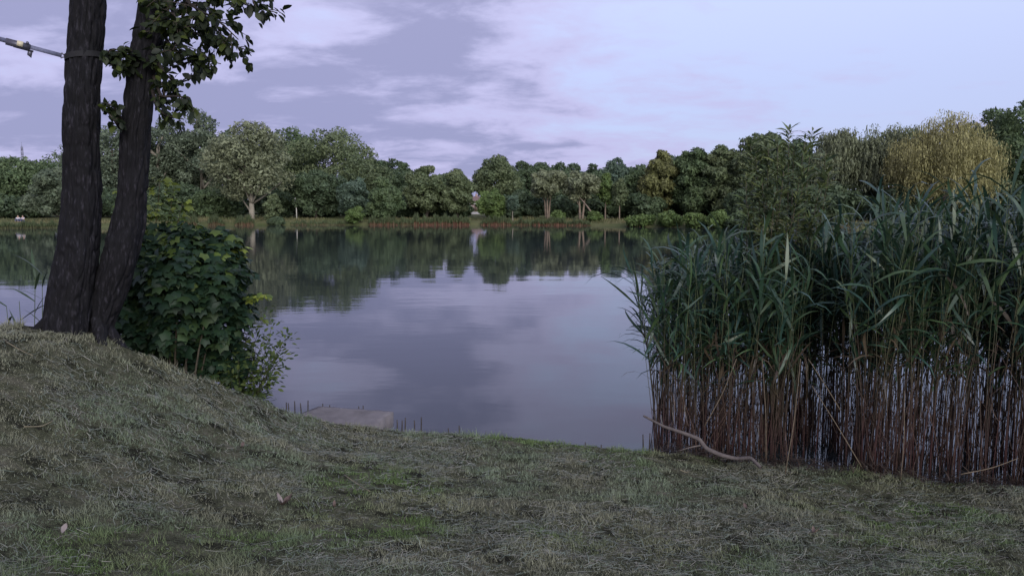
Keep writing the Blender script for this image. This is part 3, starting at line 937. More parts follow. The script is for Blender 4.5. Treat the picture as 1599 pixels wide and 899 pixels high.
M_SKIN = plain('skin', (0.42, 0.27, 0.2), 0.6); M_TROUSER = plain('dark_trousers', (0.06, 0.07, 0.12), 0.8); M_HAIR = plain('hair', (0.04, 0.03, 0.025), 0.6)
person(28.5, plain('white_shirt', (0.5, 0.5, 0.55), 0.8), 'person in a white top sitting on the far left bank, nearer the mast', 0.2)
person(36, plain('pale_shirt', (0.45, 0.45, 0.52), 0.8), 'person in a pale top sitting on the far left bank, right of the other', -0.15)


# ------------------------------------------------------------------ near bank: the two-stemmed tree
def basis_matrix(x, y, z, loc):
    return Matrix(((x[0], y[0], z[0], loc[0]), (x[1], y[1], z[1], loc[1]), (x[2], y[2], z[2], loc[2]), (0, 0, 0, 1)))


def oval_leaf(L, W, fold=0.12, curl=0.15):
    """a leaf along +Y from its stalk at the origin; two quads each side of the midrib"""
    ys = [0.0, 0.18, 0.5, 0.8, 1.0]; ws = [0.05, 0.62, 1.0, 0.62, 0.03]
    v = []
    for y, w in zip(ys, ws):
        z = -curl * L * y * y
        v += [(-w * W / 2, y * L, z + fold * w * W), (0, y * L, z), (w * W / 2, y * L, z + fold * w * W)]
    f = []
    for k in range(4):
        a = 3 * k
        f += [(a, a + 1, a + 4, a + 3), (a + 1, a + 2, a + 5, a + 4)]
    return np.array(v, float), np.array(f)


def maple_leaf(S, droop=0.25):
    out = [(-90, .2), (-40, .66), (-8, .62), (28, .90), (58, .66), (90, 1.0), (122, .66), (152, .90), (188, .62), (220, .66)]
    v = [(0, 0.12 * S, 0)]
    for a, r in out:
        x, y = r * math.cos(math.radians(a)) * S, r * math.sin(math.radians(a)) * S + 0.12 * S
        v.append((x * .62, y * .62, -droop * 0.55 * (x * x + y * y) / S))
    n = len(out)
    f = [(0, 1 + k, 1 + (k + 1) % n, 1 + (k + 2) % n) for k in range(0, n, 2)]
    return np.array(v, float), np.array(f)


def narrow_leaf(L, W, droop=0.5):
    ts = np.linspace(0, 1, 5); ws = [0.15, 0.85, 1.0, 0.6, 0.02]
    v = []
    for t, w in zip(ts, ws):
        ang = droop * t
        v += [(-w * W / 2, L * t * math.cos(ang * .6), -L * t * math.sin(ang) * .6), (w * W / 2, L * t * math.cos(ang * .6), -L * t * math.sin(ang) * .6)]
    f = [(2 * k, 2 * k + 1, 2 * k + 3, 2 * k + 2) for k in range(4)]
    return np.array(v, float), np.array(f)


def scatter_leaves(parent_of, protos, P, Y, Nn, scale, tints, cols, n_parts, stuff_parent, mat, part_name='leaf', stuff_name='foliage'):
    """leaves at P, pointing along Y with upper side Nn. The n_parts nearest the camera become parts that share meshes, the rest one mesh."""
    Y = unit(Y); Z = unit(Nn - Y * np.sum(Nn * Y, 1, keepdims=True)); X = np.cross(Y, Z)
    d = np.linalg.norm(P - np.array([0, 0, CAMZ]), axis=1)
    order = np.argsort(d)
    data = {}
    k = rng.integers(0, len(protos), len(P))
    for i in order[:n_parts]:
        key = (k[i], int(tints[i]))
        if key not in data:
            data[key] = make_mesh(part_name, protos[key[0]][0], protos[key[0]][1], mat, np.broadcast_to(cols[key[1]], (len(protos[key[0]][0]), 3)))
        par = parent_of(i)
        o = bpy.data.objects.new(part_name, data[key]); COL.objects.link(o)
        o.parent = par
        m = basis_matrix(X[i] * scale[i], Y[i] * scale[i], Z[i] * scale[i], P[i])
        o.matrix_basis = Matrix.Translation(-par_origin(par)) @ m
    rest = order[n_parts:]
    if len(rest):
        g = Geo()
        for q, (pv, pf) in enumerate(protos):
            r_ = rest[k[rest] == q]
            if not len(r_): continue
            v = P[r_][:, None] + scale[r_][:, None, None] * (X[r_][:, None] * pv[None, :, :1] + Y[r_][:, None] * pv[None, :, 1:2] + Z[r_][:, None] * pv[None, :, 2:])
            f = (np.arange(len(r_))[:, None, None] * len(pv) + pf[None]).reshape(-1, 4)
            t = np.repeat(np.array(cols)[tints[r_].astype(int)] * rng.uniform(.8, 1.2, (len(r_), 1)), len(pv), 0)
            g.add(v.reshape(-1, 3) - np.array(par_origin(stuff_parent)), f, t)
        link(stuff_name, g.mesh(stuff_name, mat), stuff_parent)['kind'] = 'stuff'


def par_origin(o):
    v = Vector((0, 0, 0))
    while o is not None:
        v += o.location; o = o.parent
    return v


def bark_tube(line, n_ring, n_len, amp=0.011, off=0.0):
    """line rows: x, y, z, radius. A closed tube with furrowed bark as real relief."""
    L = spline(line, n_len)
    pts, rad = L[:, :3], L[:, 3]
    v, f = tube(pts, rad, n_ring, cap=False)
    v = v.reshape(n_len, n_ring, 3)
    rel = v - pts[:, None]
    dirn = unit(rel)
    z = pts[:, 2][:, None] * np.ones(n_ring)[None]
    q = np.stack([dirn[..., 0] * rad[:, None] * 30 + off, dirn[..., 1] * rad[:, None] * 30, z * 5.5], -1)
    warp = (vnoise(q * 0.6 + 3)[..., None] - .5) * np.array([1.6, 1.6, 0.8])
    a = 1 - np.abs(2 * vnoise(q + warp) - 1)
    b = 1 - np.abs(2 * vnoise(q * 2.1 + 40) - 1)
    big = fbm(np.stack([dirn[..., 0] * 1.2 + off, dirn[..., 1] * 1.2, z * 0.9], -1), 2) - .5
    disp = amp * (1.0 - 1.4 * a ** 3 + 0.5 * (b - .5)) + rad[:, None] * 0.16 * big
    v = v + dirn * disp[..., None]
    return v.reshape(-1, 3), f


TREE_Y = 6.95
TO = Vector((-4.2, 7.0, 1.3))


def trunk_line(rows, Y0, Y1):
    out = []
    for k, (py, x0, x1) in enumerate(rows):
        t = k / (len(rows) - 1)
        Y = Y0 + (Y1 - Y0) * t
        p = at((x0 + x1) / 2, py, Y)
        out.append((p.x - TO.x, p.y - TO.y, p.z - TO.z, (x1 - x0) / 2 * Y / F - 0.033))
    return out


def near_tree():
    root = thing('double_trunk_tree', 'dark two-stemmed broadleaf tree on the mound beside the lake, leaves hanging from above', 'tree', TO)
    LT = trunk_line([(545, 56, 150), (520, 65, 143), (490, 69, 145), (450, 76, 150), (400, 86, 155), (350, 93, 158), (300, 98, 160), (200, 97, 157), (100, 102, 160), (0, 110, 167)], 6.9, 6.95)
    x, y, z, r = LT[-1]
    LT += [(x + .03, y, z + 1.2, r * .93), (x + .1, y + .1, z + 2.6, r * .8), (x + .05, y, z + 4.6, r * .5)]
    RT = trunk_line([(556, 128, 182), (530, 134, 176), (500, 138, 181), (450, 145, 202), (400, 158, 216), (350, 171, 228), (300, 182, 231), (200, 187, 236), (100, 198, 246), (50, 209, 258), (0, 218, 268)], 7.0, 7.12)
    x, y, z, r = RT[-1]
    RT += [(x + .22, y, z + 1.0, r * .9), (x + .5, y + .1, z + 2.4, r * .75), (x + .7, y + .2, z + 4.2, r * .45)]
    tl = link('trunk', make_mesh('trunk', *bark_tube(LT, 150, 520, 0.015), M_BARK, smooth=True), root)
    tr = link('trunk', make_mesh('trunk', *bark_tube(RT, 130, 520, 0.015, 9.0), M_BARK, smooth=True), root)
    tl['label'] = 'thicker dark left stem'; tr['label'] = 'slimmer right stem, bark lighter on its right side'
    # root flare
    for (bx, by, a, ln) in ((LT[1][0], LT[1][1], 3.6, .16), (RT[1][0], RT[1][1], 5.3, .10), (RT[1][0], RT[1][1], 0.2, .12)):
        ex, ey = bx + math.cos(a) * (ln + .12), by + math.sin(a) * (ln + .12)
        ez = float(lawn_h(ex + TO.x, ey + TO.y)) - TO.z - 0.06
        mz = float(lawn_h(bx + math.cos(a) * .2 + TO.x, by + math.sin(a) * .2 + TO.y)) - TO.z + 0.05
        v, f = bark_tube([(bx + math.cos(a) * .04, by + math.sin(a) * .04, mz + .16, .06), (bx + math.cos(a) * .14, by + math.sin(a) * .14, mz, .05), (ex, ey, ez, .03)], 40, 40, 0.008, a)
        link('root', make_mesh('root', v, f, M_BARK, smooth=True), root)
    # limbs and twigs
    cols = [(0.018, 0.028, 0.010), (0.026, 0.039, 0.011), (0.06, 0.08, 0.016), (0.016, 0.023, 0.013)]
    P, Yd, Nn, owner, branches = [], [], [], [], []
    LINES = [  # px, py, Y of every bough, leaves, spread
        ([(262, -60, 7.1), (330, -20, 7.0), (382, 8, 6.9), (432, 20, 6.85)], 130, .16),
        ([(256, -30, 7.1), (300, 10, 6.8), (345, 35, 6.7), (372, 62, 6.65)], 170, .19),
        ([(252, 10, 7.1), (290, 48, 7.3), (340, 62, 7.4), (384, 78, 7.5)], 130, .15),
        ([(247, 40, 7.05), (270, 78, 6.8), (312, 92, 6.7), (345, 100, 6.7)], 130, .15),
        ([(243, 90, 7.05), (258, 118, 6.9), (282, 130, 6.85), (305, 120, 6.8)], 70, .11),
        ([(240, 120, 7.05), (252, 152, 6.9), (272, 150, 6.85), (297, 153, 6.8)], 60, .10),
        ([(238, 140, 7.05), (245, 170, 6.95), (262, 182, 6.9), (284, 186, 6.85)], 46, .085),
        ([(252, -20, 7.0), (270, 20, 6.7), (285, 55, 6.6), (262, 90, 6.6)], 120, .17),
        ([(200, 92, 7.0), (188, 82, 6.85), (176, 86, 6.8), (166, 78, 6.8)], 60, .085),
        ([(202, 108, 7.0), (190, 104, 6.8), (180, 98, 6.75), (170, 104, 6.75)], 30, .06),
        ([(190, 190, 7.0), (182, 172, 6.85), (175, 165, 6.8), (162, 160, 6.8)], 22, .07),
        ([(188, 200, 7.0), (180, 190, 6.8), (172, 180, 6.78), (165, 172, 6.78)], 12, .05),
        ([(300, -60, 6.5), (330, -30, 6.3), (370, -22, 6.2), (410, -10, 6.2)], 60, .18),
    ]
    for pts, n, spread in LINES:
        n = int(n * 1.5)
        w = np.array([tuple(at(*p) - TO) for p in pts])
        line = spline(w, 14)
        g = Geo(); g.add(*tube(line, np.linspace(.02, .004, 14), 6), (0.035, 0.028, 0.024))
        br = link('branch', g.mesh('branch', M_STEM, True), root)
        nt = max(4, n // 9)
        twg = Geo()
        for q in range(nt):
            t0 = rng.uniform(0.15, 1.0); c = line[int(t0 * 13)]
            tip = c + unit(rng.normal(size=3) * np.array([1, 1, .7]) + (line[-1] - line[0]) * .5 + np.array([0, 0, -.25])) * spread * rng.uniform(.7, 1.7)
            mid = (c + tip) / 2 + np.array([0, 0, .02])
            tw = spline([c, mid, tip], 5)
            twg.add(*tube(tw, np.linspace(.005, .002, 5), 4), (0.05, 0.04, 0.03))
            m = n // nt
            for j in range(m):
                s = rng.uniform(.25, 1.02)
                p = c + (tip - c) * s + rng.normal(size=3) * .018
                P.append(p + np.array(TO)); owner.append(br)
                Yd.append(unit((tip - c) / (np.linalg.norm(tip - c) + 1e-6) * .6 + rng.normal(size=3) * .55 + np.array([0, 0, -.45])))
                Nn.append(unit(rng.normal(size=3) * .6 + np.array([0, -.25, .8])))
        tw_o = link('twigs', twg.mesh('twigs', M_STEM), br); tw_o['kind'] = 'stuff'
    P, Yd, Nn = np.array(P), np.array(Yd), np.array(Nn)
    m = len(P)
    tints = rng.choice(4, m, p=[.38, .3, .12, .2])
    protos = [oval_leaf(.074, .05, .12, .2), oval_leaf(.084, .056, .05, .35), oval_leaf(.064, .046, .2, .1)]
    # nearest leaves are parts of their bough
    scatter_leaves(lambda i: owner[i], protos, P, Yd, Nn, rng.uniform(.75, 1.2, m), tints, cols, 300, root, M_NEARLEAF)
    # the crown above the frame
    g = Geo()
    for k in range(14):
        a = rng.uniform(0, 6.28); R = rng.uniform(1.0, 2.6)
        src = np.array((RT if k % 2 else LT)[-1 - k % 3][:3])
        e = np.array([0.2 + R * math.cos(a), R * math.sin(a), 4.6 + rng.uniform(.4, 3.4) + 0.6])
        g.add(*tube(spline([src, (src + e) / 2 + np.array([0, 0, .2]), e], 7), np.linspace(.07, .015, 7), 6), (0.05, 0.04, 0.036))
    link('limbs', g.mesh('limbs', M_STEM, True), root)['kind'] = 'stuff'
    c, r, (v, f, ti) = crown('round', 6.5, 5.0, 'dark', 5200, 0.26)
    link('crown', make_mesh('crown', v + np.array([0, .6, 5.4]), f, M_LEAF, ti), root)['kind'] = 'stuff'
    return LT, RT


LT, RT = near_tree()


def ratchet_strap():
    a = at(100, 88, 6.9); b = at(-60, 45, 6.55); c = at(-420, -40, 5.6)
    r = thing('ratchet_strap', 'taut grey webbing strap with ratchet buckle tied round the left stem', 'strap', a)
    web = plain('strap_webbing', (0.13, 0.14, 0.22), 0.75, scale=60); steel = plain('ratchet_steel', (0.10, 0.10, 0.13), 0.45, 0.5); yel = plain('ratchet_label', (0.55, 0.5, 0.36), 0.5)
    d = (b - a).normalized()
    up = Vector((0, 0, 1)); nrm = d.cross(up).normalized(); up = nrm.cross(d).normalized()

    def slab(name, s0, s1, h0, h1, th, mat, parent=r, sh=0.0, off=0.0):
        v = []
        for s, sx in ((s0, -1), (s1, 1)):
            for h in (h0, h1):
                for q in (-th, th): v.append(tuple(d * s + up * (h + sh * sx) + nrm * (q + off)))
        f = [(0, 1, 3, 2), (4, 6, 7, 5), (0, 4, 5, 1), (2, 3, 7, 6), (0, 2, 6, 4), (1, 5, 7, 3)]
        return link(name, make_mesh(name, v, f, mat), parent)
    k = 6.8 / F
    slab('webbing', 3 * k, 62 * k, -3.2 * k, 3.2 * k, .002, web)
    e = (c - a)
    slab('webbing', 58 * k, e.length * 1.0, -3.4 * k, 3.4 * k, .002, web, off=.006)
    fr = slab('ratchet_frame', 45 * k, 76 * k, -6.0 * k, 3.6 * k, .014, steel, off=-.004)
    slab('label_plate', 54 * k, 62 * k, -3.6 * k, 4.2 * k, .004, yel, fr, off=-.022)
    slab('handle', 40 * k, 66 * k, -6.6 * k, -4.2 * k, .012, steel, fr)
    h = slab('lever', 41 * k, 47 * k, -14 * k, -4 * k, .008, steel, fr, sh=1.6 * k)
    g = Geo(); q = d * (49 * k) + up * (4.6 * k); g.add(*tube([tuple(q - nrm * .03), tuple(q), tuple(q + nrm * .03)], [.011] * 3, 10), (1, 1, 1))
    link('spool_bolt', g.mesh('spool_bolt', steel, True), fr)
    # hook and sling round the stem
    g = Geo(); g.add(*tube(spline([tuple(d * 4 * k + up * 4 * k), tuple(-d * 2 * k), tuple(d * 4 * k - up * 4 * k)], 9), [.006] * 9, 8), (1, 1, 1))
    link('hook', g.mesh('hook', steel, True), r)
    i = int(np.argmin([abs(q[2] + TO.z - a.z) for q in LT])); x, y, z, rad = LT[i]
    cx, cy = at(131, 88, 6.945).x, 6.945
    n = 40; v = []
    for j in range(n):
        t = 2 * math.pi * j / n
        for hz in (-.024, .024): v.append((cx + (rad + .018) * math.cos(t) - a.x, cy + (rad + .018) * math.sin(t) - a.y, hz + .02 * math.cos(t)))
    f = [(2 * j, 2 * ((j + 1) % n), 2 * ((j + 1) % n) + 1, 2 * j + 1) for j in range(n)]
    link('sling', make_mesh('sling', v, f, plain('sling_webbing', (0.012, 0.012, 0.014), 0.85)), r)


ratchet_strap()


# ------------------------------------------------------------------ shrubs on the slope
def lobe_leaves(lobes, n, up=0.5):
    L = np.array(lobes, float); c, r = L[:, :3], L[:, 3]
    idx = rng.choice(len(L), size=n, p=r ** 2 / np.sum(r ** 2))
    d = unit(rng.normal(size=(n, 3)) + np.array([0, -.2, .15]))
    P = c[idx] + d * (r[idx] * (1.08 - .5 * rng.uniform(0, 1, n) ** 1.6) * (.8 + .4 * vnoise(d * 2.4 + idx[:, None] * 5)))[:, None]
    Yd = unit(d * np.array([1, 1, .2]) + rng.normal(size=(n, 3)) * .45 + np.array([0, 0, -.55]))
    Nn = unit(d * .55 + np.array([0, 0, up]) + rng.normal(size=(n, 3)) * .32)
    return P, Yd, Nn


def maple_bush():
    o = Vector((-3.75, 8.5, float(lawn_h(-3.75, 8.5)) - .05))
    root = thing('maple_bush', 'dense young maple bush with lobed leaves right of the double trunk', 'bush', o)
    g_lobes = []
    for px, py, Y, r in [(245, 398, 8.6, .30), (292, 388, 8.5, .27), (340, 392, 8.7, .25), (222, 440, 8.5, .36), (280, 440, 8.2, .36), (335, 440, 8.3, .30), (215, 490, 8.6, .38),
                         (275, 500, 8.5, .36), (335, 500, 8.6, .34), (240, 540, 8.8, .34), (300, 555, 8.9, .34), (352, 560, 8.9, .30), (368, 425, 8.7, .18), (268, 372, 8.6, .17), (372, 480, 8.8, .20), (205, 470, 9.1, .35), (205, 400, 9.1, .24), (318, 372, 8.7, .13)]:
        p = at(px, py, Y); g_lobes.append((*p, r))
    P, Yd, Nn = lobe_leaves(g_lobes, 5600, 1.1)
    gz = lawn_h(P[:, 0], P[:, 1])
    k = P[:, 2] > gz + .08
    P, Yd, Nn = P[k], Yd[k], Nn[k]
    # bare-necked shoots standing above the bush, with young yellow-green leaves
    shoots = [((205, 420, 8.9), (188, 300, 8.7)), ((235, 400, 8.8), (250, 282, 8.6)), ((250, 400, 8.8), (272, 290, 8.7)), ((225, 410, 8.8), (222, 325, 8.6)), ((290, 400, 8.8), (302, 352, 8.7)),
              ((345, 410, 8.8), (364, 372, 8.7)), ((370, 470, 8.8), (415, 460, 8.5)), ((260, 400, 8.8), (285, 318, 8.7)), ((362, 430, 8.9), (378, 388, 8.8))]
    sv = Geo(); P2, Y2, N2 = [], [], []
    for s, e in shoots:
        a, b = np.array(at(*s)), np.array(at(*e))
        sv.add(*tube(spline([a, (a + b) / 2 + np.array([.02, 0, .02]), b], 7) - np.array(o), np.linspace(.008, .003, 7), 6), (0.10, 0.09, 0.04))
        for j in range(40):
            t = rng.uniform(.35, 1.05); q = rng.uniform(0, 6.28)
            h = np.array([math.cos(q), math.sin(q), .1])
            P2.append(a + (b - a) * t + h * .07 * (1.3 - t * .4)); Y2.append(unit(h + np.array([0, 0, -.35]))); N2.append(unit(np.array([0, -.2, 1.0]) + rng.normal(size=3) * .3))
    n1, n2 = len(P), len(P2)
    P = np.concatenate([P, P2]); Yd = np.concatenate([Yd, Y2]); Nn = np.concatenate([Nn, N2])
    cols = [(0.015, 0.036, 0.019), (0.021, 0.046, 0.021), (0.034, 0.062, 0.022), (0.22, 0.27, 0.05), (0.085, 0.125, 0.03)]
    ti = np.concatenate([rng.choice(3, n1, p=[.4, .38, .22]), rng.choice([3, 4], n2)])
    young = np.concatenate([rng.uniform(0, 1, n1) < np.where(P[:n1, 2] > 2.1, .2, .01), np.zeros(n2, bool)]); ti[young] = 4
    protos = [maple_leaf(.125), maple_leaf(.145, .5), maple_leaf(.11, .2)]
    st = []
    g = Geo()
    for k in range(9):
        l = g_lobes[k]; e = np.array(l[:3]) - np.array(o)
        s0 = np.array([rng.uniform(-.2, .2), rng.uniform(-.15, .15), 0])
        g2 = Geo(); g2.add(*tube(spline([s0 - np.array([0, 0, .1]), (s0 + e) / 2 + np.array([0, 0, .15]), e], 8), np.linspace(.018, .005, 8), 6), (0.06, 0.05, 0.035))
        st.append(link('stem', g2.mesh('stem', M_STEM, True), root))
    link('shoots', sv.mesh('shoots', M_STEM, True), root)['kind'] = 'stuff'
    sc = np.concatenate([rng.uniform(.7, 1.2, n1), rng.uniform(.5, .9, n2)])
    scatter_leaves(lambda i: root, protos, P, Yd, Nn, sc, ti, cols, 300, root, M_NEARLEAF)


maple_bush()


def small_leaf_shrub():
    b = at(385, 600, 9.0)
    o = Vector((b.x, 9.0, float(lawn_h(b.x, 9.0)) - .05))
    root = thing('small_leaf_shrub', 'straggly small-leaved shrub below the maple bush, sprays reaching over the water', 'shrub', o)
    P, Yd, Nn = [], [], []
    tips = [(448, 530, 8.7), (440, 560, 8.8), (425, 508, 8.9), (415, 590, 8.8), (405, 610, 8.8), (430, 545, 9.1), (400, 540, 8.8), (385, 520, 8.8), (392, 575, 8.7), (372, 560, 8.6), (360, 590, 8.6), (380, 610, 8.7), (410, 500, 9.0), (395, 480, 9.0), (345, 600, 8.5), (372, 540, 8.7), (420, 570, 9.0)]
    for px, py, Y in tips:
        e = np.array(at(px, py, Y)); s = np.array(o) + np.array([rng.uniform(-.15, .1), rng.uniform(-.1, .1), 0])
        line = spline([s, s * .45 + e * .55 + np.array([-.05, 0, .18]), e], 10)
        g = Geo(); g.add(*tube(line - np.array(o), np.linspace(.008, .002, 10), 5), (0.05, 0.045, 0.03))
        link('stem', g.mesh('stem', M_STEM, True), root)
        for j in range(130):
            t = rng.uniform(.25, 1.0); c = line[min(9, int(t * 9.99))]
            h = rng.normal(size=3) * np.array([1, 1, .8])
            P.append(c + h * .07); Y_ = unit(h * .7 + (e - s) * .3 + np.array([0, 0, -.1])); Yd.append(Y_); Nn.append(unit(rng.normal(size=3) * .5 + np.array([0, -.1, .9])))
    P, Yd, Nn = np.array(P), np.array(Yd), np.array(Nn)
    cols = [(0.035, 0.06, 0.02), (0.06, 0.09, 0.025), (0.09, 0.12, 0.03)]
    scatter_leaves(lambda i: root, [oval_leaf(.058, .03), oval_leaf(.068, .035, .1, .3)], P, Yd, Nn, rng.uniform(.7, 1.25, len(P)), rng.choice(3, len(P)), cols, 120, root, M_NEARLEAF)


small_leaf_shrub()


# ------------------------------------------------------------------ reeds
def blade_proto(L, W, elev, droop, seg=5):
    """one reed blade from the stalk at the origin along +X, rising at elev and arching over by droop"""
    pts = [(0.0, 0.0)]
    a = elev
    for k in range(seg):
        pts.append((pts[-1][0] + math.cos(a) * L / seg, pts[-1][1] + math.sin(a) * L / seg)); a -= droop / seg * (0.5 + k * 0.3)
    v = []
    for k, (x, z) in enumerate(pts):
        t = k / seg
        w = W * (0.45 + 1.3 * t if t < .4 else 1.0 * (1 - ((t - .4) / .6) ** 1.6)) * .5 + .0008
        v += [(x, -w, z), (x, w, z)]
    f = [(2 * k, 2 * k + 1, 2 * k + 3, 2 * k + 2) for k in range(seg)]
    return np.array(v, float), np.array(f)


BLADES = [blade_proto(.46, .030, 1.05, 1.3), blade_proto(.52, .034, .85, 1.7), blade_proto(.44, .030, 1.3, .45), blade_proto(.55, .031, .7, 1.9), blade_proto(.36, .026, .5, 1.2), blade_proto(.50, .036, 1.3, 1.3)]
RCOLS = [(0.028, 0.062, 0.036), (0.036, 0.074, 0.038), (0.052, 0.090, 0.036), (0.026, 0.060, 0.046), (0.085, 0.065, 0.042)]


def stem_geo(h, bx, by, r0, seg=6, red=0.6):
    t = np.linspace(0, 1, seg)
    pts = np.stack([bx * t ** 2, by * t ** 2, h * t], -1)
    v, f = tube(pts, r0 * (1 - .65 * t), 4)
    zf = np.clip(v[:, 2] / h, 0, 1)[:, None]
    lo = np.array([0.056, 0.023, 0.024]) * red + np.array([0.040, 0.031, 0.026]) * (1 - red)
    c = lo * (1 - np.clip(zf * 1.8 - .5, 0, 1)) + np.array([0.07, 0.09, 0.04]) * np.clip(zf * 1.8 - .5, 0, 1)
    return v, f, c, pts


def reed_spots(n):
    out = []
    while len(out) < n:
        x = rng.uniform(1.3, 9.5)
        yb = float(edge_y(x)); y = yb + .12 + rng.uniform(0, 1) ** 1.25 * 2.5
        if x / y < .178 + .02 * vnoise(np.array([y * 3, 0, 0])): continue
        if fbm(np.array([x * 2.3, y * 2.3, 1.0]), 2) < .33: continue
        out.append((x, y))
    return np.array(out)


def leaf_plan(h, n):
    """attach heights (0..1), turns"""
    hs = np.sort(.47 + .52 * rng.uniform(0, 1, n) ** .85); yaw = rng.uniform(0, 6.28) + np.arange(n) * math.pi + rng.normal(size=n) * .5
    return hs, yaw


def reed_height(x, y):
    return (2.24 + .22 * (x - 1.4) if x < 4.6 else 2.94) * rng.uniform(.82, 1.07)


def reeds():
    S = reed_spots(2000)
    d = np.hypot(S[:, 0], S[:, 1]); inview = S[:, 0] / S[:, 1] < .70
    order = np.argsort(d + 100 * (~inview))
    near, rest = order[:300], order[300:]
    stems = []
    for k in range(12):
        h = 1.0
        v, f, c, pts = stem_geo(2.5, rng.normal() * .16, rng.normal() * .12, rng.uniform(.0045, .0068), 6, rng.uniform(.2, 1))
        stems.append((make_mesh('stem', v, f, M_STEM, c, True), pts))
    bl = {}
    for k, (v, f) in enumerate(BLADES):
        for q, c in enumerate(RCOLS): bl[k, q] = make_mesh('blade', v, f, M_REEDLEAF, np.broadcast_to(c, (len(v), 3)), True)
    for i in near:
        x, y = S[i]; z0 = max(-.35, float(lawn_h(x, y)) - .04)
        h = reed_height(x, y); s = h / 2.5
        front = y - float(edge_y(x)) < .45
        root = thing('reed', 'tall green reed in the front of the reed bed at the bank', 'reed', (x, y, z0), 'front reeds of the near reed bed')
        root.rotation_euler = (rng.normal() * .05, rng.normal() * .05, rng.uniform(0, 6.28)); root.scale = (1, 1, s)
        me, pts = stems[rng.integers(12)]
        link('stem', me, root)
        n = rng.integers(7, 10)
        hs, yaw = leaf_plan(h, n)
        for hh, yw in zip(hs, yaw):
            k = rng.integers(len(BLADES)); q = 4 if (hh < .6 and rng.uniform() < .35) else rng.integers(4)
            b = bpy.data.objects.new('blade', bl[k, q]); COL.objects.link(b); b.parent = root
            b.location = [np.interp(hh, np.linspace(0, 1, 6), pts[:, a]) for a in range(3)]
            b.rotation_euler = (rng.normal() * .35, rng.normal() * .2 - (.25 if hh > .93 else 0), yw)
            sc = rng.uniform(.7, 1.15) * (0.8 if hh < .55 else 1)
            b.scale = (sc, sc, sc / s)
    gs, gb = Geo(), Geo()
    for i in rest:
        x, y = S[i]; z0 = max(-.4, float(lawn_h(x, y)) - .04)
        h = reed_height(x, y)
        v, f, c, pts = stem_geo(h, rng.normal() * .17, rng.normal() * .15, rng.uniform(.0045, .0068), 5, rng.uniform(.2, 1))
        o = np.array([x, y, z0])
        gs.add(v + o, f, c * rng.uniform(.45, 1.4))
        n = rng.integers(7, 11); hs, yaw = leaf_plan(h, n)
        for hh, yw in zip(hs, yaw):
            v, f = BLADES[rng.integers(len(BLADES))]
            sc = rng.uniform(.7, 1.15)
            tw = rng.normal() * .35; cy, sy, ct, st_ = math.cos(yw), math.sin(yw), math.cos(tw), math.sin(tw)
            w = v * sc; w = np.stack([w[:, 0], w[:, 1] * ct - w[:, 2] * st_ * .2, w[:, 2] + w[:, 1] * st_], -1)
            w = np.stack([w[:, 0] * cy - w[:, 1] * sy, w[:, 0] * sy + w[:, 1] * cy, w[:, 2]], -1)
            c = np.array(RCOLS[4 if (hh < .58 and rng.uniform() < .35) else rng.integers(4)]) * rng.uniform(.75, 1.25)
            gb.add(w + o + np.array([np.interp(hh, np.linspace(0, 1, 5), pts[:, a]) for a in range(3)]), f, c)
    # broken and dead canes in the thick of the bed
    for k in range(2200):
        i = rng.integers(len(S)); x, y = S[i] + rng.normal(size=2) * .06
        if x / y < .215: continue
        h = .1 + 1.6 * rng.uniform(0, 1) ** 1.7; z0 = max(-.4, float(lawn_h(x, y)) - .04)
        v, f, c, pts = stem_geo(h, np.clip(rng.normal() * .25, -.45, .45) * h, np.clip(rng.normal() * .2, -.4, .4) * h, rng.uniform(.003, .0055), 4, rng.uniform(.3, 1))
        gs.add(v + np.array([x, y, z0]), f, np.array([0.075, 0.048, 0.038]) * rng.uniform(.5, 1.6))
    for k in range(4200):
        i = rng.integers(len(S)); x, y = S[i] + rng.normal(size=2) * .05
        if x / y < .185: continue
        v, f = BLADES[rng.integers(len(BLADES))]
        v = v * rng.uniform(.3, .75) * np.array([.6, .7, -1 if rng.uniform() < .6 else .8]); yw = rng.uniform(0, 6.28); cy, sy = math.cos(yw), math.sin(yw)
        w = np.stack([v[:, 0] * cy - v[:, 1] * sy, v[:, 0] * sy + v[:, 1] * cy, v[:, 2]], -1)
        gb.add(w + np.array([x, y, .1 + 1.25 * rng.uniform(0, 1) ** .8]), f, np.array([0.055, 0.038, 0.030]) * rng.uniform(.4, 1.5))
    # thatch of fallen blades at the foot of the bed
    for k in range(2600):
        x = rng.uniform(1.5, 8.5); y = float(edge_y(x)) + rng.normal() * .16 + .12
        if x / y < .19: continue
        v, f = BLADES[rng.integers(len(BLADES))]
        v = v * rng.uniform(.25, .7) * np.array([1, .7, .25]); yw = rng.uniform(0, 6.28); cy, sy = math.cos(yw), math.sin(yw)
        w = np.stack([v[:, 0] * cy - v[:, 1] * sy, v[:, 0] * sy + v[:, 1] * cy, v[:, 2]], -1)
        gb.add(w + np.array([x, y, max(.02, float(_lawn_fast(x, y))) + rng.uniform(0, .07)]), f, np.array([0.06, 0.045, 0.036]) * rng.uniform(.3, 1.5))
    bed = thing('reed_bed', 'dense mass of further reeds behind the front row', 'reeds', (0, 0, 0)); bed['kind'] = 'stuff'
    link('stems', gs.mesh('stems', M_STEM, True), bed)['kind'] = 'stuff'
    link('blades', gb.mesh('blades', M_REEDLEAF, True), bed)['kind'] = 'stuff'


reeds()


def cane(p, q, r, col, label, name='dry_cane', cat='cane', group='dry canes among the reeds'):
    p, q = Vector(p), Vector(q)
    o = thing(name, label, cat, p, group)
    mid = (p + q) / 2 + Vector((.02, 0, -.02))
    g = Geo(); g.add(*tube(spline([(0, 0, 0), tuple(mid - p), tuple(q - p)], 8), np.linspace(r, r * .6, 8), 6), col)
    link('stalk', g.mesh('stalk', M_STEM, True), o)


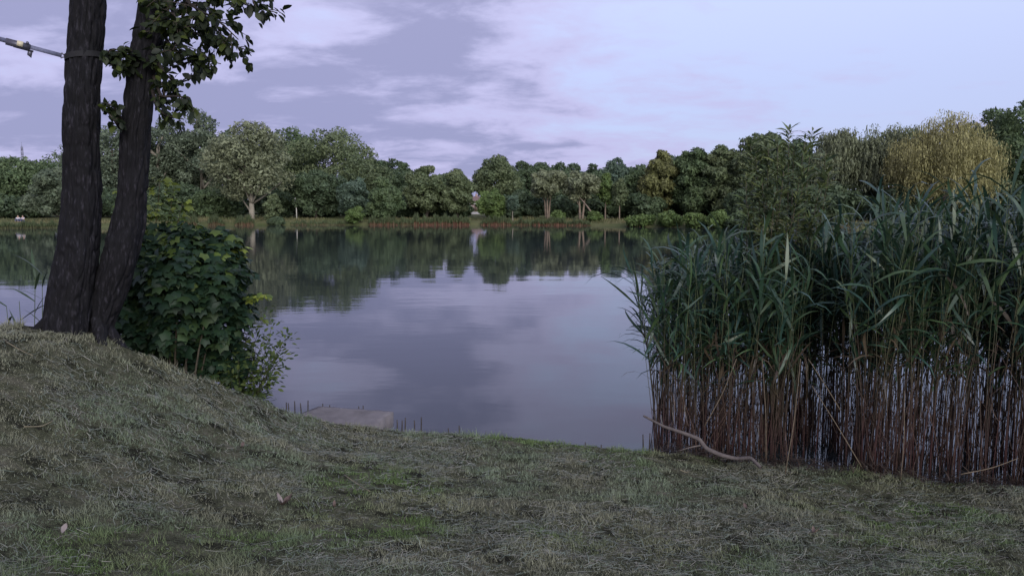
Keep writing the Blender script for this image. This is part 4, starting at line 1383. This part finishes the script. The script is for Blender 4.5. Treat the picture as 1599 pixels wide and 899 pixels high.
STRAW = (0.12, 0.095, 0.065)
for (a, b, Y0, Y1, lb) in [((1345, 728), (1268, 602), 7.0, 7.1, 'pale dry cane leaning left across the middle of the reeds'),
                           ((1312, 640), (1262, 560), 7.2, 7.3, 'pale dry cane crossing above the leaning one'),
                           ((1100, 665), (1150, 560), 7.6, 7.6, 'pale dry cane leaning right near the left end of the reeds'),
                           ((1225, 745), (1250, 560), 7.1, 7.2, 'upright pale dry cane left of the leaning one'),
                           ((1406, 752), (1412, 610), 6.95, 7.0, 'upright pale dry cane right of the leaning one'),
                           ((1196, 722), (1190, 560), 7.4, 7.5, 'pale dry cane above the end of the fallen branch'),
                           ((1500, 740), (1590, 715), 6.8, 6.8, 'dry cane lying low toward the right edge of the reeds')]:
    cane(at(*a, Y0), at(*b, Y1), .0055, STRAW, lb)


# ------------------------------------------------------------------ willow shrub in the reeds
def willow_shrub():
    b = at(1215, 560, 9.0)
    o = Vector((b.x, 9.0, -.3))
    root = thing('willow_shrub', 'narrow-leaved willow shrub rising above the reeds against the sky', 'shrub', o)
    P, Yd, Nn = [], [], []
    tips = [(1232, 196, 8.9), (1268, 205, 9.0), (1258, 218, 8.8), (1200, 232, 8.9), (1180, 245, 9.0), (1172, 222, 9.1), (1290, 240, 9.0), (1296, 262, 8.9), (1215, 225, 8.8), (1240, 222, 9.2), (1165, 275, 8.9),
            (1225, 258, 8.7), (1256, 262, 8.7), (1190, 285, 8.8), (1280, 292, 8.8), (1210, 300, 8.6), (1245, 305, 8.6), (1168, 320, 8.8), (1190, 345, 8.7), (1230, 345, 8.6), (1265, 340, 8.7), (1205, 375, 8.6)]
    for px, py, Y in tips:
        e = np.array(at(px, py, Y)); s = np.array(o) + np.array([rng.uniform(-.12, .12), rng.uniform(-.12, .12), 0])
        line = spline([s, s * .4 + e * .6 + np.array([rng.normal() * .05, 0, .1]), e], 16)
        g = Geo(); g.add(*tube(line - np.array(o), np.linspace(.014, .0025, 16), 5), (0.09, 0.075, 0.05))
        link('stem', g.mesh('stem', M_STEM, True), root)
        for j in range(150):
            t = 1 - .55 * rng.uniform(0, 1) ** 1.5; i = min(14, int(t * 15)); c = line[i] + (line[i + 1] - line[i]) * rng.uniform()
            q = rng.uniform(0, 6.28); h = np.array([math.cos(q), math.sin(q), .35])
            tw = .16 * (1.02 - t) ** .6 * rng.uniform(0, 1)
            P.append(c + h * tw); Yd.append(unit(h + unit(line[i + 1] - line[i]) * .55 + rng.normal(size=3) * .2)); Nn.append(unit(np.array([0, -.1, 1.0]) + rng.normal(size=3) * .35))
    P, Yd, Nn = np.array(P), np.array(Yd), np.array(Nn)
    cols = [(0.080, 0.112, 0.046), (0.10, 0.132, 0.048), (0.072, 0.105, 0.058), (0.125, 0.15, 0.052)]
    protos = [narrow_leaf(.15, .026, .7), narrow_leaf(.17, .028, 1.1), narrow_leaf(.12, .024, .4)]
    scatter_leaves(lambda i: root, protos, P, Yd, Nn, rng.uniform(.7, 1.2, len(P)), rng.choice(4, len(P)), cols, 300, root, M_NEARLEAF)


willow_shrub()


# ------------------------------------------------------------------ waterside plants left of the tree
def left_reeds():
    spots = [((48, 540), (55, 432), 'reed shoot with spread leaves left of the double trunk'), ((62, 540), (66, 428), 'reed shoot standing close against the left stem'), ((20, 545), (10, 478), 'short reed shoot at the left edge of the mound'),
             ((35, 545), (30, 470), 'short reed shoot between the edge and the spread one')]
    for k, (a, b, lb) in enumerate(spots):
        A, B = np.array(at(*a, 7.9)), np.array(at(*b, 7.85))
        A[2] = float(lawn_h(A[0], A[1])) - .03
        r = thing('reed_shoot', lb, 'reed', A, 'reed shoots left of the double trunk')
        g = Geo(); g.add(*tube(spline([(0, 0, 0), tuple((B - A) * .5), tuple(B - A)], 6), np.linspace(.006, .003, 6), 5), (0.05, 0.07, 0.03))
        link('stem', g.mesh('stem', M_STEM, True), r)
        n = 9 if k < 2 else 5
        for j in range(n):
            t = .15 + .85 * j / (n - 1)
            v, f = blade_proto(rng.uniform(.26, .40), .026, rng.uniform(.5, 1.1), rng.uniform(.1, .7))
            q = (0 if j % 2 else math.pi) + rng.normal() * .45
            o = link('blade', make_mesh('blade', v, f, M_REEDLEAF, np.broadcast_to((0.045, 0.075, 0.04), (len(v), 3))), r, Vector((B - A) * t))
            o.rotation_euler = (rng.normal() * .3, 0, q)
    b = np.array(at(40, 530, 7.75)); b[2] = float(lawn_h(b[0], b[1])) - .02
    r = thing('leafy_weed', 'low leafy weeds round the reed shoots left of the trunk', 'weed', b)
    P, Yd, Nn = [], [], []
    for k in range(16):
        s = np.array([rng.uniform(-.22, .22), rng.uniform(-.1, .25), 0]); e = s + np.array([rng.normal() * .08, rng.normal() * .05, rng.uniform(.12, .34)])
        g = Geo(); g.add(*tube(spline([s - [0, 0, .1], (s + e) / 2, e], 5), np.linspace(.004, .002, 5), 4), (0.05, 0.06, 0.03))
        link('stem', g.mesh('stem', M_STEM), r)
        for j in range(12):
            h = rng.normal(size=3); P.append(b + s + (e - s) * rng.uniform(.2, 1.05) + h * .03); Yd.append(unit(h + [0, 0, -.1])); Nn.append(unit(rng.normal(size=3) * .5 + [0, -.2, .9]))
    scatter_leaves(lambda i: r, [oval_leaf(.06, .03), oval_leaf(.05, .028)], np.array(P), np.array(Yd), np.array(Nn), rng.uniform(.6, 1.3, len(P)), rng.choice(3, len(P)), [(0.035, 0.06, 0.025), (0.06, 0.085, 0.025), (0.10, 0.13, 0.03)], 100, r, M_NEARLEAF)


left_reeds()


# ------------------------------------------------------------------ slab, stubs, branch, litter
def slab():
    z = .34
    P = [(-2.28, 8.98), (-1.37, 8.80), (-1.50, 8.22), (-2.62, 8.36)]
    o = Vector((-1.95, 8.6, z - .16))
    r = thing('concrete_slab', 'weathered concrete slab at the water edge', 'slab', o)
    n = 14
    rows = []
    c = [np.array(p) for p in P]
    tilt = lambda x, y: z + .03 * (y - 8.6) - .01 * (x + 1.95)
    v = []
    for j in range(n + 1):
        for i in range(n + 1):
            u, w = i / n, j / n
            q = (c[3] * (1 - u) + c[2] * u) * (1 - w) + (c[0] * (1 - u) + c[1] * u) * w
            ed = min(i, j, n - i, n - j)
            jit = rng.normal(size=2) * (.008 if ed == 0 else 0)
            v.append((q[0] + jit[0] - o.x, q[1] + jit[1] - o.y, tilt(*q) - (.008 if ed == 0 else 0) + rng.normal() * .0015 - o.z))
    f = [(j * (n + 1) + i, j * (n + 1) + i + 1, (j + 1) * (n + 1) + i + 1, (j + 1) * (n + 1) + i) for j in range(n) for i in range(n)]
    ring = [i for i in range(n + 1)] + [(k + 1) * (n + 1) + n for k in range(n)] + [n * (n + 1) + i for i in range(n - 1, -1, -1)] + [k * (n + 1) for k in range(n - 1, 0, -1)]
    b0 = len(v)
    for k in ring: v.append((v[k][0] * .995, v[k][1] * .995, v[k][2] - .17))
    m = len(ring)
    f += [(ring[k], b0 + k, b0 + (k + 1) % m, ring[(k + 1) % m]) for k in range(m)]
    link('block', make_mesh('block', v, [q[::-1] for q in f], concrete_material()), r)


slab()


def stub(px, py0, py1, Y, lean, label, group):
    a = at(px, py0, Y); b = at(px + lean, py1, Y)
    r = thing('reed_stub', label, 'stub', (a.x, a.y, a.z - .12), group)
    h = b.z - a.z + .12
    g = Geo(); g.add(*tube(spline([(0, 0, 0), ((b.x - a.x) * .3 + .004, 0, h * .5), (b.x - a.x, 0, h)], 5), [.008, .008, .0075, .007, .006], 6), (0.05, 0.042, 0.04))
    link('stalk', g.mesh('stalk', M_STEM, True), r)


ORD = ['first', 'second', 'third', 'fourth', 'fifth', 'sixth', 'seventh']
for k, (px, y0, y1, ln) in enumerate([(447, 645, 628, 0), (451, 645, 629, -1), (460, 645, 626, 0), (470, 641, 629, -1), (480, 640, 625, 1)]):
    stub(px, y0, y1, 9.05, ln, ORD[k] + ' cut reed stub from the left in the water left of the concrete slab', 'stubs left of the slab')
for k, (px, y0, y1, ln) in enumerate([(503, 640, 630, 1), (514, 640, 632, 1), (560, 644, 634, 0), (567, 645, 633, 0)]):
    stub(px, y0, y1, 9.1, ln, ORD[k] + ' cut reed stub from the left in the water behind the concrete slab', 'stubs behind the slab')
for k, (px, y0, y1, ln) in enumerate([(620, 664, 655, 0), (627, 664, 656, 1), (632, 664, 652, 1), (647, 666, 656, 0), (657, 668, 651, 1), (700, 678, 668, 0), (717, 682, 664, 0)]):
    stub(px, y0, y1, 8.75, ln, ORD[k] + ' cut reed stub from the left at the water edge right of the slab', 'stubs right of the slab')
for k, (px, y0, y1, ln) in enumerate([(914, 702, 690, 0), (938, 704, 694, 1), (1004, 706, 678, 0), (1013, 706, 676, 2), (1018, 708, 686, 0), (1024, 708, 684, 1)]):
    stub(px, y0, y1, 8.1, ln, ORD[k] + ' cut reed stub from the left at the water edge left of the reed bed', 'stubs left of the reed bed')


def fallen_branch():
    rows = [(1005, 649, 7.75, .010), (1035, 665, 7.6, .014), (1065, 675, 7.5, .017), (1092, 685, 7.42, .019), (1102, 700, 7.38, .02), (1128, 711, 7.32, .021), (1150, 716, 7.28, .018), (1172, 714, 7.2, .018), (1188, 730, 7.08, .016)]
    P = [(*at(a, b, c), d) for a, b, c, d in rows]
    o = Vector(P[5][:3])
    r = thing('fallen_branch', 'crooked grey fallen branch lying against the left end of the reeds', 'branch', o)
    line = [(x - o.x, y - o.y, z - o.z, d) for x, y, z, d in P]
    v, f = bark_tube(line, 16, 90, 0.002)
    link('limb', make_mesh('limb', v, f, plain('dead_wood', (0.10, 0.085, 0.08), 0.9, scale=30, bmp=.004), smooth=True), r)
    a, b = Vector(at(1100, 694, 7.4)) - o, Vector(at(1058, 704, 7.45)) - o
    g = Geo(); g.add(*tube(spline([tuple(a), tuple((a + b) / 2 + Vector((0, 0, .01))), tuple(b)], 6), np.linspace(.009, .003, 6), 6), (0.13, 0.11, 0.1))
    link('side_twig', g.mesh('side_twig', M_STEM, True), r)


fallen_branch()


def on_lawn(px, py):
    """point of the near lawn sighted at (px, py)"""
    for Y in np.arange(2.4, 9, .01):
        p = at(px, py, Y)
        if p.z <= float(_lawn_fast(p.x, Y)): return p
    return at(px, py, 8)


M_DRYLEAF = plain('dry_leaf', (0.085, 0.06, 0.05), 0.75, scale=40, var=.4); M_PALELEAF = plain('pale_dry_leaf', (0.19, 0.16, 0.15), 0.7, scale=40)


def curled_leaf(px, py, size, label, mat, tips):
    p = on_lawn(px, py)
    r = thing('dry_leaf', label, 'leaf', (p.x, p.y, p.z + .02), 'dry leaves on the lawn')
    for k in range(tips):
        a = 2 * math.pi * k / tips + rng.uniform(-.3, .3); L = size * rng.uniform(.7, 1.2)
        v, f = oval_leaf(L, L * .5, .3, -.6 + rng.uniform(-.3, .5))
        o = link('lobe', make_mesh('lobe', v, f, M_PALELEAF if (k == 1 and tips > 2) else mat), r); o.rotation_euler = (rng.uniform(0, .5), rng.normal() * .3, a)


curled_leaf(443, 792, .075, 'large curled brown dry leaf on the lawn', M_DRYLEAF, 6)
curled_leaf(97, 838, .05, 'single pale dry leaf lying low at left', M_PALELEAF, 1)
curled_leaf(1270, 836, .05, 'small dark curled leaf on the right part of the lawn', M_DRYLEAF, 3)
curled_leaf(522, 796, .045, 'small brown leaf right of the large curled one', M_DRYLEAF, 2)
curled_leaf(378, 702, .07, 'dark curled leaf on the grass above the large one', M_DRYLEAF, 2)
curled_leaf(1165, 798, .05, 'thin dark leaf on grass below the fallen branch', M_DRYLEAF, 2)
for (a, b, lb) in [((38, 674), (84, 664), 'pale straw stalk lying on the mown slope at left'), ((538, 748), (578, 774), 'pale dry stalk lying slanted on the middle of the lawn'),
                   ((10, 540), (52, 562), 'dry stalk lying at the foot of the mound left of the trunks'), ((905, 722), (915, 723), 'short pale straw bit near the water edge'),
                   ((1062, 739), (1076, 741), 'short pale straw bit below the reed bed corner')]:
    A, B = on_lawn(*a), on_lawn(*b)
    cane(A + Vector((0, 0, .035)), B + Vector((0, 0, .035)), .004, (0.19, 0.165, 0.11), lb, 'straw_stalk', 'stalk', 'straw lying on the lawn')


# ------------------------------------------------------------------ grass
def lawn_grass():
    def spots(n, ylo, yhi, xs, bias):
        Y = ylo + (yhi - ylo) * rng.uniform(0, 1, n) ** bias
        X = rng.uniform(-1, 1, n) * (xs * Y + .5)
        return X, Y
    def grow(n, ylo, yhi, xs, bias, hmul, wmul):
        X, Y = spots(n, ylo, yhi, xs, bias)
        k = Y < edge_y(X) + .12 + .1 * rng.uniform(size=n)
        slabm = (X > -2.6) & (X < -1.4) & (Y > 8.25)
        tr = ((X + 4.2) ** 2 + (Y - 6.95) ** 2) < .05
        k &= ~slabm & ~tr
        X, Y = X[k], Y[k]
        return X, Y
    A = [grow(400000, 2.0, 9.0, .72, 1.25, 1, 1), grow(150000, 2.0, 9, 1.5, 1.1, 1, 1)]
    X = np.concatenate([a[0] for a in A]); Y = np.concatenate([a[1] for a in A])
    hole = fbm(np.stack([X * 6.5, Y * 6.5, X * 0 + 2], -1), 3)
    keep = rng.uniform(size=len(X)) < np.clip((hole - .30) * 6, .08, 1)
    X, Y = X[keep], Y[keep]; n = len(X)
    Z = lawn_h(X, Y)
    q = np.stack([X, Y, X * 0], -1)
    tuft = fbm(q * 5.5 + 3, 3); patch = fbm(q * 1.1 + 8, 3); dry = fbm(q * 1.7 + 31, 4)
    edge = np.clip(1 - (edge_y(X) - Y) / .35, 0, 1)
    h = (.012 + .034 * np.clip((tuft - .3) * 2.2, 0, 1) ** 1.5) * rng.uniform(.4, 1.5, n) * (1 + 1.1 * edge * rng.uniform(0, 1, n))
    w = np.clip(.0010 * Y, .0028, .007) * rng.uniform(.7, 1.3, n)
    lean = 6.28 * fbm(q * 2.2 + 50, 2) * 2 + rng.normal(size=n) * 2.0
    dh = np.stack([np.cos(lean), np.sin(lean)], -1)
    v, f, m = blade_strip(np.stack([X, Y, Z - .004], -1), dh, h, w, h * rng.uniform(.1, 1.1, n), 1)
    k = np.clip((patch - .42) * 5, 0, 1)[:, None]; d = np.clip((dry - .42) * 5, 0, 1)[:, None]
    c = np.array([0.115, 0.175, 0.060]) * k + np.array([0.162, 0.200, 0.132]) * (1 - k)
    c = c * (1 - .65 * d) + np.array([0.235, 0.22, 0.16]) * .65 * d
    c = c * rng.uniform(.6, 1.4, (n, 1))
    o = link('lawn_grass', make_mesh('lawn_grass', v, f, M_GRASS, np.repeat(c, m, 0)))
    tag(o, 'short mown grass covering the near bank', 'grass', kind='stuff')
    # clippings: cut blades lying flat
    A = [grow(76000, 2.0, 9.0, .72, 1.15, 1, 1), grow(34000, 2.0, 9, 1.5, 1.1, 1, 1)]
    X = np.concatenate([a[0] for a in A]); Y = np.concatenate([a[1] for a in A])
    q = np.stack([X, Y, X * 0], -1)
    hay = fbm(q * 1.3 + 77, 3)
    k = rng.uniform(size=len(X)) < np.clip((hay - .30) * 3.0, .12, 1)
    X, Y, q, hay = X[k], Y[k], q[k], hay[k]; n = len(X)
    L = (.018 + .075 * rng.uniform(0, 1, n) ** 2.5) * np.clip(Y / 3, 1, 1.6) ** .5; a = rng.uniform(0, 6.28, n); bend = rng.normal(size=n) * .35
    tuft = fbm(q * 5.5 + 3, 3)
    top = .008 + .035 * np.clip((tuft - .3) * 2.2, 0, 1) * rng.uniform(.3, 1.1, n)
    w = np.clip(.00055 * Y, .0016, .004) * rng.uniform(.7, 1.3, n)
    rows = []
    tilt = rng.normal(size=n) * .18
    for s in (-.5, 0, .5):
        an = a + bend * s
        cx = X + np.cos(a) * L * s + np.cos(a + 1.57) * bend * L * (s * s) ; cy = Y + np.sin(a) * L * s + np.sin(a + 1.57) * bend * L * (s * s)
        cz = lawn_h(cx, cy) + top + np.abs(tilt) * L * (s + .5) * .8
        sx, sy = -np.sin(an) * w / 2, np.cos(an) * w / 2
        rows += [np.stack([cx - sx, cy - sy, cz], -1), np.stack([cx + sx, cy + sy, cz + w * .3], -1)]
    v = np.stack(rows, 1).reshape(-1, 3)
    f = (np.arange(n)[:, None, None] * 6 + np.array([[0, 1, 3, 2], [2, 3, 5, 4]])[None]).reshape(-1, 4)
    t = rng.uniform(0, 1, (n, 1))
    c = (np.array([0.175, 0.22, 0.175]) * (1 - t) + np.array([0.29, 0.27, 0.22]) * t) * rng.uniform(.55, 1.2, (n, 1))
    o = link('grass_clippings', make_mesh('grass_clippings', v, f, M_GRASS, np.repeat(c, 6, 0)))
    tag(o, 'dry grey grass clippings strewn over the lawn', 'clippings', kind='stuff')


lawn_grass()
